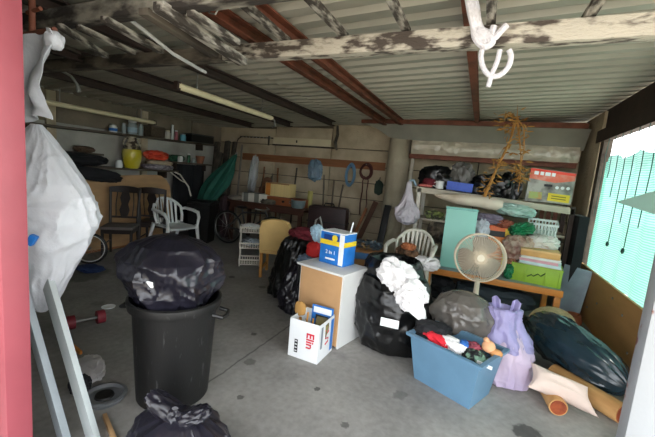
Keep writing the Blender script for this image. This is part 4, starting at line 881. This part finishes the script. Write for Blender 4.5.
for k, (hx, th, c_, lab) in enumerate(((.42, .03, '#e4e0d4', 'bottom book of the stack on the lime green crate, cream'), (.40, .028, '#d8e2e6', 'pale blue white book second from bottom in the stack'), (.38, .03, '#ead9dc', 'pinkish white book in the middle of the stack'), (.39, .026, '#ece9e2', 'white book just below the orange box'))):
    t = thing('book', lab, 'book', (.72+random.uniform(-.015, .015), 4.60, zb), (0, 0, R(-8+random.uniform(-5, 5))), group='books stacked on the green crate')
    c1 = mat('cover'+c_, c_, .5, var=.04, bump=0)
    B().box((0, 0, .002), (hx, .27, .004)).out('cover', c1, t); B().box((0, 0, th-.002), (hx, .27, .004)).out('cover', c1, t); B().box((0, 0, th/2), (hx-.012, .26, th-.008)).out('pages', mat('paper_pages', '#d9d3c4', .9, scale=40, stretch=(.1, .1, 8)), t)
    B().box((0, -.134, th/2), (hx*.98, .004, th)).out('spine', mat('spine%d' % k, ('#d9c8b8', '#c7dbe0', '#d8a0aa', '#dcdcd8')[k], .5), t)
    zb += th+.002
t = thing('flat_box', 'orange tan flat box on top of the book stack', 'box', (.70, 4.60, zb), (0, 0, R(-4))); B().box((0, 0, .035), (.38, .27, .07), bev=.004).out('body', mat('tan_orange_card', '#d3a061', .7), t); B().box((0, 0, .068), (.385, .275, .02)).out('lid', mat('tan_card_lid', '#dcb078', .7), t)
lump('paper_bundle', (.44, 4.62, .58), (.06, .12, .1), mat('salmon_paper', '#c98a70', .8), 'salmon coloured papers leaning against the stacked books', 'papers', 94, .2)
lump('clear_bag', (.50, 4.72, .80), (.17, .12, .15), mat('net_bag_film', '#b89f8e', .4, col2='#8a5e50', thr=.45, scale=14, bump=.4), 'pinkish mesh bag between the fan and the book stack', 'bag', 95, .25)
lump('green_bag', (.50, 4.78, 1.03), (.13, .1, .07), mat('bright_green_film', '#177046', .35, bump=.4), 'dark green plastic bag on top of the pinkish mesh bag', 'plastic bag', 96, .3, rot=(0, R(-15), 0))
lump('green_bag', (.41, 4.50, .55), (.05, .07, .08), MATS['bright_green_film'], 'small dark green bundle left of the lime green crate', 'bundle', 97, .25)
lump('clear_bag', (.74, 4.75, .90), (.15, .1, .09), mat('pale_film', '#cfcac4', .35, bump=.4), 'pale crumpled plastic bag behind the orange tan box', 'plastic bag', 98, .3)
t = thing('wire_basket', 'white plastic basket with slots behind the books', 'basket', (.74, 4.98, .99), (R(12), 0, R(-5)))
B().box((0, 0, .01), (.3, .2, .012)).out('basket_floor', M_WPL, t)
for s_ in (-1, 1):
    B().box((0, s_*.1, .14), (.32, .012, .025)).out('rim', M_WPL, t); B().box((s_*.155, 0, .14), (.012, .2, .025)).out('rim', M_WPL, t)
    for k in range(9): B().box((-.14+k*.035, s_*.1, .07), (.012, .008, .13)).out('slat', M_WPL, t)
B().box((.74, 4.98, .72), (.28, .2, .5), bev=.01).out('storage_carton', mat('dim_card', '#574c42', .8), label='dim brown carton under the white slotted basket', cat='carton')
t = thing('picture_box', 'orange red game box standing right behind the fan', 'box', (.27, 4.80, .467), (R(-6), 0, R(4))); B().box((0, 0, .28), (.3, .06, .56), bev=.004).out('body', mat('orange_red_print', '#d4572c', .5, col2='#e39a3a', thr=.45, soft=.3, scale=4, bump=0), t); B().box((.1, -.031, .3), (.06, .004, .46)).out('yellow_strip', M_YEL, t); B().box((-.03, -.031, .46), (.2, .004, .07)).out('dark_panel', M_INK, t)
lump('folded_cloth', (.12, 4.85, 1.10), (.17, .1, .06), mat('mauve_grey_cloth', '#6d6474', .85), 'mauve grey garment piled above the orange red box', 'garment', 99, .3)
lump('folded_cloth', (.06, 4.8, .95), (.09, .08, .16), mat('pale_grey_cloth', '#b9bcc4', .85), 'pale grey cloth hanging beside the mint green door', 'garment', 100, .3)
lump('folded_cloth', (.32, 4.86, 1.06), (.1, .09, .05), mat('brick_cloth', '#8a4a38', .85), 'brick coloured garment above the orange red box', 'garment', 101, .25)
# fan
t = thing('pedestal_fan', 'beige pedestal fan facing us behind the grey bag', 'fan', (.09, 3.74, 0), (0, 0, R(8)))
M_FAN = mat('beige_fan_plastic', '#d5c9b2', .45, var=.05, bump=0); M_CAGE = mat('fan_cage_wire', '#cbbca6', .45, bump=0)
B().lathe([(.19, 0), (.19, .015), (.12, .035), (.03, .05)], n=28).out('base', M_FAN, t)
B().cyl((0, .04, .04), (0, .04, .5), .018, n=12).cyl((0, .04, .32), (0, .04, .58), .03, .024, n=14).out('pole', M_FAN, t)
hd = thing('fan_head', None, None); hd.parent = t; hd.location = (-.02, 0, .80); hd.rotation_euler = (R(-8), 0, 0)
del hd
FH = Matrix.Translation((-.02, 0, .80)) @ Euler((R(-6), R(4), 0)).to_matrix().to_4x4()
for o_ in [x_ for x_ in bpy.data.objects if x_.name.startswith('fan_head')]: bpy.data.objects.remove(o_)
def fan_part(b, name, mt):
    bmesh.ops.transform(b.bm, matrix=FH, verts=b.bm.verts); return b.out(name, mt, t)
RC = .235
for nm, y_, rr_ in (('cage_ring', 0, RC), ('cage_ring', -.055, RC*.985), ('cage_ring', .055, RC*.985)):
    fan_part(B().tube([(rr_*math.cos(2*PI*i/48), y_, rr_*math.sin(2*PI*i/48)) for i in range(48)], .007, 6, closed=True), nm, M_CAGE)
fan_part(B().cyl((0, -.07, 0), (0, -.085, 0), .035, n=20), 'badge', M_FAN)
for k in range(72):
    a = 2*PI*k/72; c_, s_ = math.cos(a), math.sin(a)
    fan_part(B().tube([(.03*c_, -.078, .03*s_), (.13*c_, -.085, .13*s_), (.2*c_, -.07, .2*s_), (RC*.985*c_, -.05, RC*.985*s_)], .0022, 4), 'cage_wire', M_CAGE)
for k in range(36):
    a = 2*PI*k/36; c_, s_ = math.cos(a), math.sin(a)
    fan_part(B().tube([(.05*c_, .08, .05*s_), (.16*c_, .08, .16*s_), (RC*.985*c_, .05, RC*.985*s_)], .0022, 4), 'cage_wire', M_CAGE)
for k in range(3):
    a0 = R(80+120*k)
    def bl(u, v):
        r_ = .04+.165*u; a = a0+(v-.5)*(1.15+.5*math.sin(PI*u)); return Vector((r_*math.cos(a), .02*(v-.5)*2, r_*math.sin(a)))
    b = B().grid(bl, 8, 8, thick=.004); fan_part(b, 'blade', mat('grey_fan_blade', '#756a5b', .4, bump=0))
fan_part(B().cyl((0, .04, 0), (0, .19, 0), .07, .05, n=20), 'motor_housing', M_FAN)
fan_part(B().cyl((0, -.03, 0), (0, .04, 0), .032, n=16), 'hub', M_FAN)

# ================================================================== BACK RIGHT: SHELF RACK
t = thing('shelf_rack', 'tall shelf rack with pale planks in the right back niche', 'shelf rack', (.11, 5.45, 0))
tl = math.atan2(-.09, 1.88)
M_PLK = mat('pale_plank', '#c3b9a6', .7, col2='#9c917e', thr=.4, soft=.3, scale=5, stretch=(.3, 1, 1))
B().box((0, 0, 1.35), (1.95, .5, .035), rot=(0, -tl, 0), bev=.004).out('shelf_board', M_PLK, t)
B().box((0, -.245, 1.325), (1.95, .02, .07), rot=(0, -tl, 0)).out('shelf_edge', M_PLK, t)
B().box((0, .02, .95), (1.9, .46, .03)).out('shelf_board', M_PLK, t); B().box((0, .02, .3), (1.9, .46, .03)).out('shelf_board', M_PLK, t)
for x_ in (-.93, .96):
    for y_ in (-.23, .24): B().box((x_, y_, .7), (.05, .05, 1.38 if x_ < 0 else 1.28)).out('upright', M_WPL2 if x_ < 0 else M_RUSTD, t)
for k in range(4): B().box((.62+k*.08, .2, 1.12), (.05, .02, .28)).out('rear_slat', M_RUST, t)
zs = lambda x: 1.372+(x-.11)*math.tan(tl)
# items on the top shelf
t = thing('mug', 'white mug on the top plank of the shelf rack', 'mug', (-.56, 5.32, zs(-.56)+.004)); B().lathe([(.05, 0), (.055, .005), (.058, .11), (.052, .11), (.046, .01)], n=20).out('body', M_WPL, t); B().tube([(-.055, 0, .09), (-.09, 0, .08), (-.09, 0, .04), (-.055, 0, .025)], .008).out('handle', M_WPL, t)
t = thing('crate', 'small blue crate on the top plank of the shelf rack', 'crate', (-.29, 5.36, zs(-.29)+.012), (0, -tl, 0)); MB = mat('blue_crate_plastic', '#2f58c0', .5, bump=0)
for s_ in (-1, 1): B().box((0, s_*.1, .06), (.34, .012, .12)).out('crate_wall', MB, t); B().box((s_*.165, 0, .06), (.012, .2, .12)).out('crate_wall', MB, t)
for k in range(7): B().box((-.14+k*.047, -.108, .07), (.012, .008, .1)).out('rib', MB, t)
B().box((0, 0, .008), (.33, .2, .012)).out('crate_floor', MB, t)
lump('black_bag', (-.65, 5.62, 1.56), (.25, .1, .17), M_BLACKP, 'black bag at the back of the top plank, left end', 'bag', 111, .25)
lump('black_bag', (-.30, 5.62, 1.60), (.16, .08, .2), mat('smoky_bag', '#5d5a55', .35, bump=.4), 'smoky grey bag behind the small blue crate', 'bag', 112, .3)
lump('black_bag', (.10, 5.55, 1.50), (.24, .12, .17), M_BLACKP, 'black bag on the top plank right of the blue crate', 'bag', 113, .25)
lump('black_bag', (.36, 5.58, 1.52), (.14, .12, .2), M_BLACKP, 'black bag on the top plank beside the boxed game', 'bag', 114, .25)
lump('baseball_cap', (-.72, 5.36, 1.49), (.09, .08, .06), M_MARO, 'dark red cap on the top plank', 'cap', 115, .12)
lump('folded_cloth', (-.76, 5.30, 1.435), (.1, .06, .025), mat('pale_red_cloth', '#b5605a', .8), 'pale red folded cloth below the dark red cap', 'cloth', 116, .1)
# red boxed set
t = thing('boxed_game', 'red and grey printed box with a yellow sticker on the shelf rack', 'box', (.80, 5.32, zs(.80)+.018), (R(-9), 0, 0))
B().rings([[(-.26, -.04, 0), (.25, -.04, 0), (.25, .04, 0), (-.26, .04, 0)], [(-.24, -.04, .44), (.27, -.04, .40), (.27, .04, .40), (-.24, .04, .44)]]).out('body', mat('grey_photo_print', '#a7a39a', .4, col2='#3a3634', thr=.42, soft=.3, scale=7, bump=0), t)
b = B().prism([(-.242, -.044, .40), (.264, -.044, .36), (.268, -.044, .395), (-.238, -.044, .435)], (0, .003, 0)); b.out('red_print', mat('red_pack_print', '#e0402c', .45, bump=0), t)
b = B().prism([(-.244, -.043, .30), (.05, -.043, .26), (.26, -.043, .30), (.264, -.043, .37), (-.242, -.043, .41)], (0, .002, 0)); b.out('red_print', mat('pale_red_print', '#dd6a50', .45, col2='#d8b0a0', thr=.42, soft=.3, scale=8, bump=0), t)
for k, w_ in enumerate((.05, .04, .06, .04)): B().box((-.17+k*.065, -.0445, .375-k*.004), (w_, .002, .045), rot=(0, R(4), 0)).out('print_stroke', M_WPRINT, t)
B().box((.11, -.043, .07), (.24, .006, .10), rot=(0, R(3), 0)).out('yellow_sticker', M_YEL, t)
for k in range(3): B().cyl((.08+k*.06, -.041, .20), (.08+k*.06, -.046, .20), .02, n=14).out('print_dot', M_WPRINT, t)
B().box((-.02, -.043, .22), (.09, .004, .03)).out('black_print', M_INK, t); B().box((-.15, -.042, .08), (.15, .003, .09)).out('green_print', mat('green_photo', '#98a860', .5, col2='#c8703c', thr=.45, scale=12), t)
for k in range(2): B().box((.11, -.0465, .085-k*.03), (.16, .002, .012), rot=(0, R(3), 0)).out('print_line', mat('olive_print', '#7a701c', .6, bump=0), t)
# sacks under the plank
t = thing('cloth_roll', 'cream tapered cloth roll lying over the mint green door', 'roll', (-.15, 4.95, 1.30), (0, R(3), R(0)))
b = B(); rs = []
for j in range(31):
    s_ = j/30; r_ = .075*min(1, (s_*2.2)**.6+.05)*(1 if s_ < .9 else 1-2.5*(s_-.9)); x_ = -.42+.84*s_
    rs.append([(x_, r_*1.3*math.cos(2*PI*k/30), r_*(1+.1*nz3(Vector((x_*6, k*.4, 0))))*math.sin(2*PI*k/30)) for k in range(30)])
b.rings(rs).out('roll', mat('cream_sacking', '#d3c6b4', .85, col2='#b09a80', thr=.42, soft=.3, scale=4), t)
lump('plastic_bundle', (.42, 4.98, 1.235), (.22, .12, .075), mat('pale_teal_film', '#9fbcb2', .35, bump=.4, alpha=.9), 'pale teal plastic bundle right of the cream cloth roll', 'bundle', 117, .2, rot=(0, R(4), 0))
lump('paper_scraps', (-.58, 5.3, 1.02), (.12, .1, .06), mat('lime_scraps', '#8c9a58', .8, col2='#3a3a30', thr=.5, scale=14), 'green and pale scraps on the middle plank of the rack', 'scraps', 118, .35)
lump('paper_scraps', (-.5, 5.3, .78), (.14, .1, .15), mat('mixed_card', '#7c6f5e', .8, col2='#3b342c', thr=.5, scale=9), 'brown bundle below the middle plank of the rack', 'bundle', 119, .3)
lump('black_bag', (.2, 5.5, .52), (.45, .17, .2), M_BLKC, 'large black bundle on the lowest plank behind the orange table', 'bundle', 120, .2)
# hanging clear bag
t = thing('hanging_bag', 'whitish clear plastic bag hanging beside the pillar', 'plastic bag', (-.92, 5.02, .86))
bag([(.0, .03), (.04, .12), (.12, .17), (.22, .16), (.34, .09), (.5, .045), (.6, .03), (.62, .01)], 121, .2, 1.6, 4, 1., .6, (-.03, .05), crease=.06).out('bag_film', mat('whitish_film', '#cdc6ce', .3, bump=.4, alpha=.85), t)
B().tube([(-.03, .05, .56), (-.03, .10, .63), (.0, .16, .64), (.04, .2, .56)], .018).out('twisted_neck', mat('bluegrey_neck', '#8fa4b4', .4), t)
plank('white_post', (-1.07, 5.55, .02), (-1.1, 5.95, 1.85), .05, .05, mat('grey_white_wood', '#aaa294', .8), 'pale wooden post leaning right of the pillar', 'post')
# dried plant
t = thing('dried_branch', 'dried brown branch hanging in front of the shelf rack', 'dried branch', (0, 0, 0))
random.seed(8)
def branch(pts, r0, nm='stem'): B().tube([Vector(x_) for x_ in pts], [r0*(1-.6*i/(len(pts)-1)) for i in range(len(pts))], 6).out(nm, M_GOLDST, t)
yb = 4.98
k_ = lambda u, v, d=0: P(u, v, y=yb+d)
main = [k_(483, 200), k_(489, 186), k_(497, 168), k_(506, 150), k_(512, 135), k_(517, 118)]
branch(main, .022)
branch([k_(487, 190, .02), k_(498, 165, .03), k_(510, 140, .02), k_(514, 122)], .015)
branch([k_(517, 118), k_(519, 135), k_(521, 155), k_(520, 180), k_(518, 192)], .012)
branch([k_(517, 118), k_(524, 128), k_(524, 150), k_(521, 165)], .01); branch([k_(517, 118), k_(508, 116), k_(503, 120)], .01)
branch([k_(517, 118), (.27, yb, 2.52)], .006, 'tie_wire')
lf_me = B().prism([(0, 0, 0), (.012, .0, .03), (.006, .004, .07), (0, 0, .09), (-.008, -.004, .05), (-.01, 0, .02)], (0, .002, 0)).out('dry_leaf', mat('dry_leaf', '#a87a3c', .9, var=.35), t)
lf_me.location = k_(505, 118)
anchors = main+[k_(519, 135), k_(521, 150), k_(520, 165), k_(519, 178), k_(524, 128), k_(505, 119), k_(501, 120), k_(512, 120), k_(508, 128), k_(516, 172), k_(522, 175), k_(498, 165), k_(485, 196), k_(492, 178)]
for i in range(260):
    a = random.choice(anchors); p_ = a+Vector((random.gauss(0, .035), random.gauss(0, .03), random.gauss(0, .05)))
    part_copy(lf_me, t, p_, (random.uniform(-2.4, 2.4), random.uniform(-2.4, 2.4), random.uniform(0, 6.28))).scale = (.9, .9, random.uniform(.7, 1.2))
# right corner on the floor
t = thing('straw_hat', 'beige straw hat lying behind the dark teal bag', 'hat', (.84, 4.12, .17), (R(35), 0, R(-20)))
B().lathe([(.2, 0), (.21, .01), (.13, .02), (.12, .1), (.07, .13), (.005, .135)], n=30).out('hat_body', mat('straw', '#b39d78', .9, scale=40, var=.2), t); B().lathe([(.131, .03), (.127, .06)], n=30).out('hat_band', M_BROWN, t)
t = thing('clay_jar', 'small red brown clay jar by the plywood panel', 'jar', (1.14, 4.65, 0)); B().lathe([(.05, 0), (.085, .05), (.09, .1), (.07, .14), (.075, .16), (.06, .16), (.05, .1)], n=22).out('body', mat('redbrown_clay', '#8b4a2c', .7), t)
lump('black_bundle', (.60, 3.85, .13), (.18, .13, .13), M_BLACKP, 'black bag lying behind the lilac bag', 'bag', 122, .2)
B().box((1.17, 5.3, .62), (.1, .5, 1.24)).out('dark_board', M_BLKC, label='black board standing between rack and right wall', cat='board')
plank('grey_sheet', (1.12, 4.98, .02), (1.2, 5.05, .62), .3, .015, mat('pale_bluegrey_sheet', '#8c98a4', .5), 'pale blue grey sheet leaning at the end of the orange table', 'sheet', up=(-.5, -.8, 0))
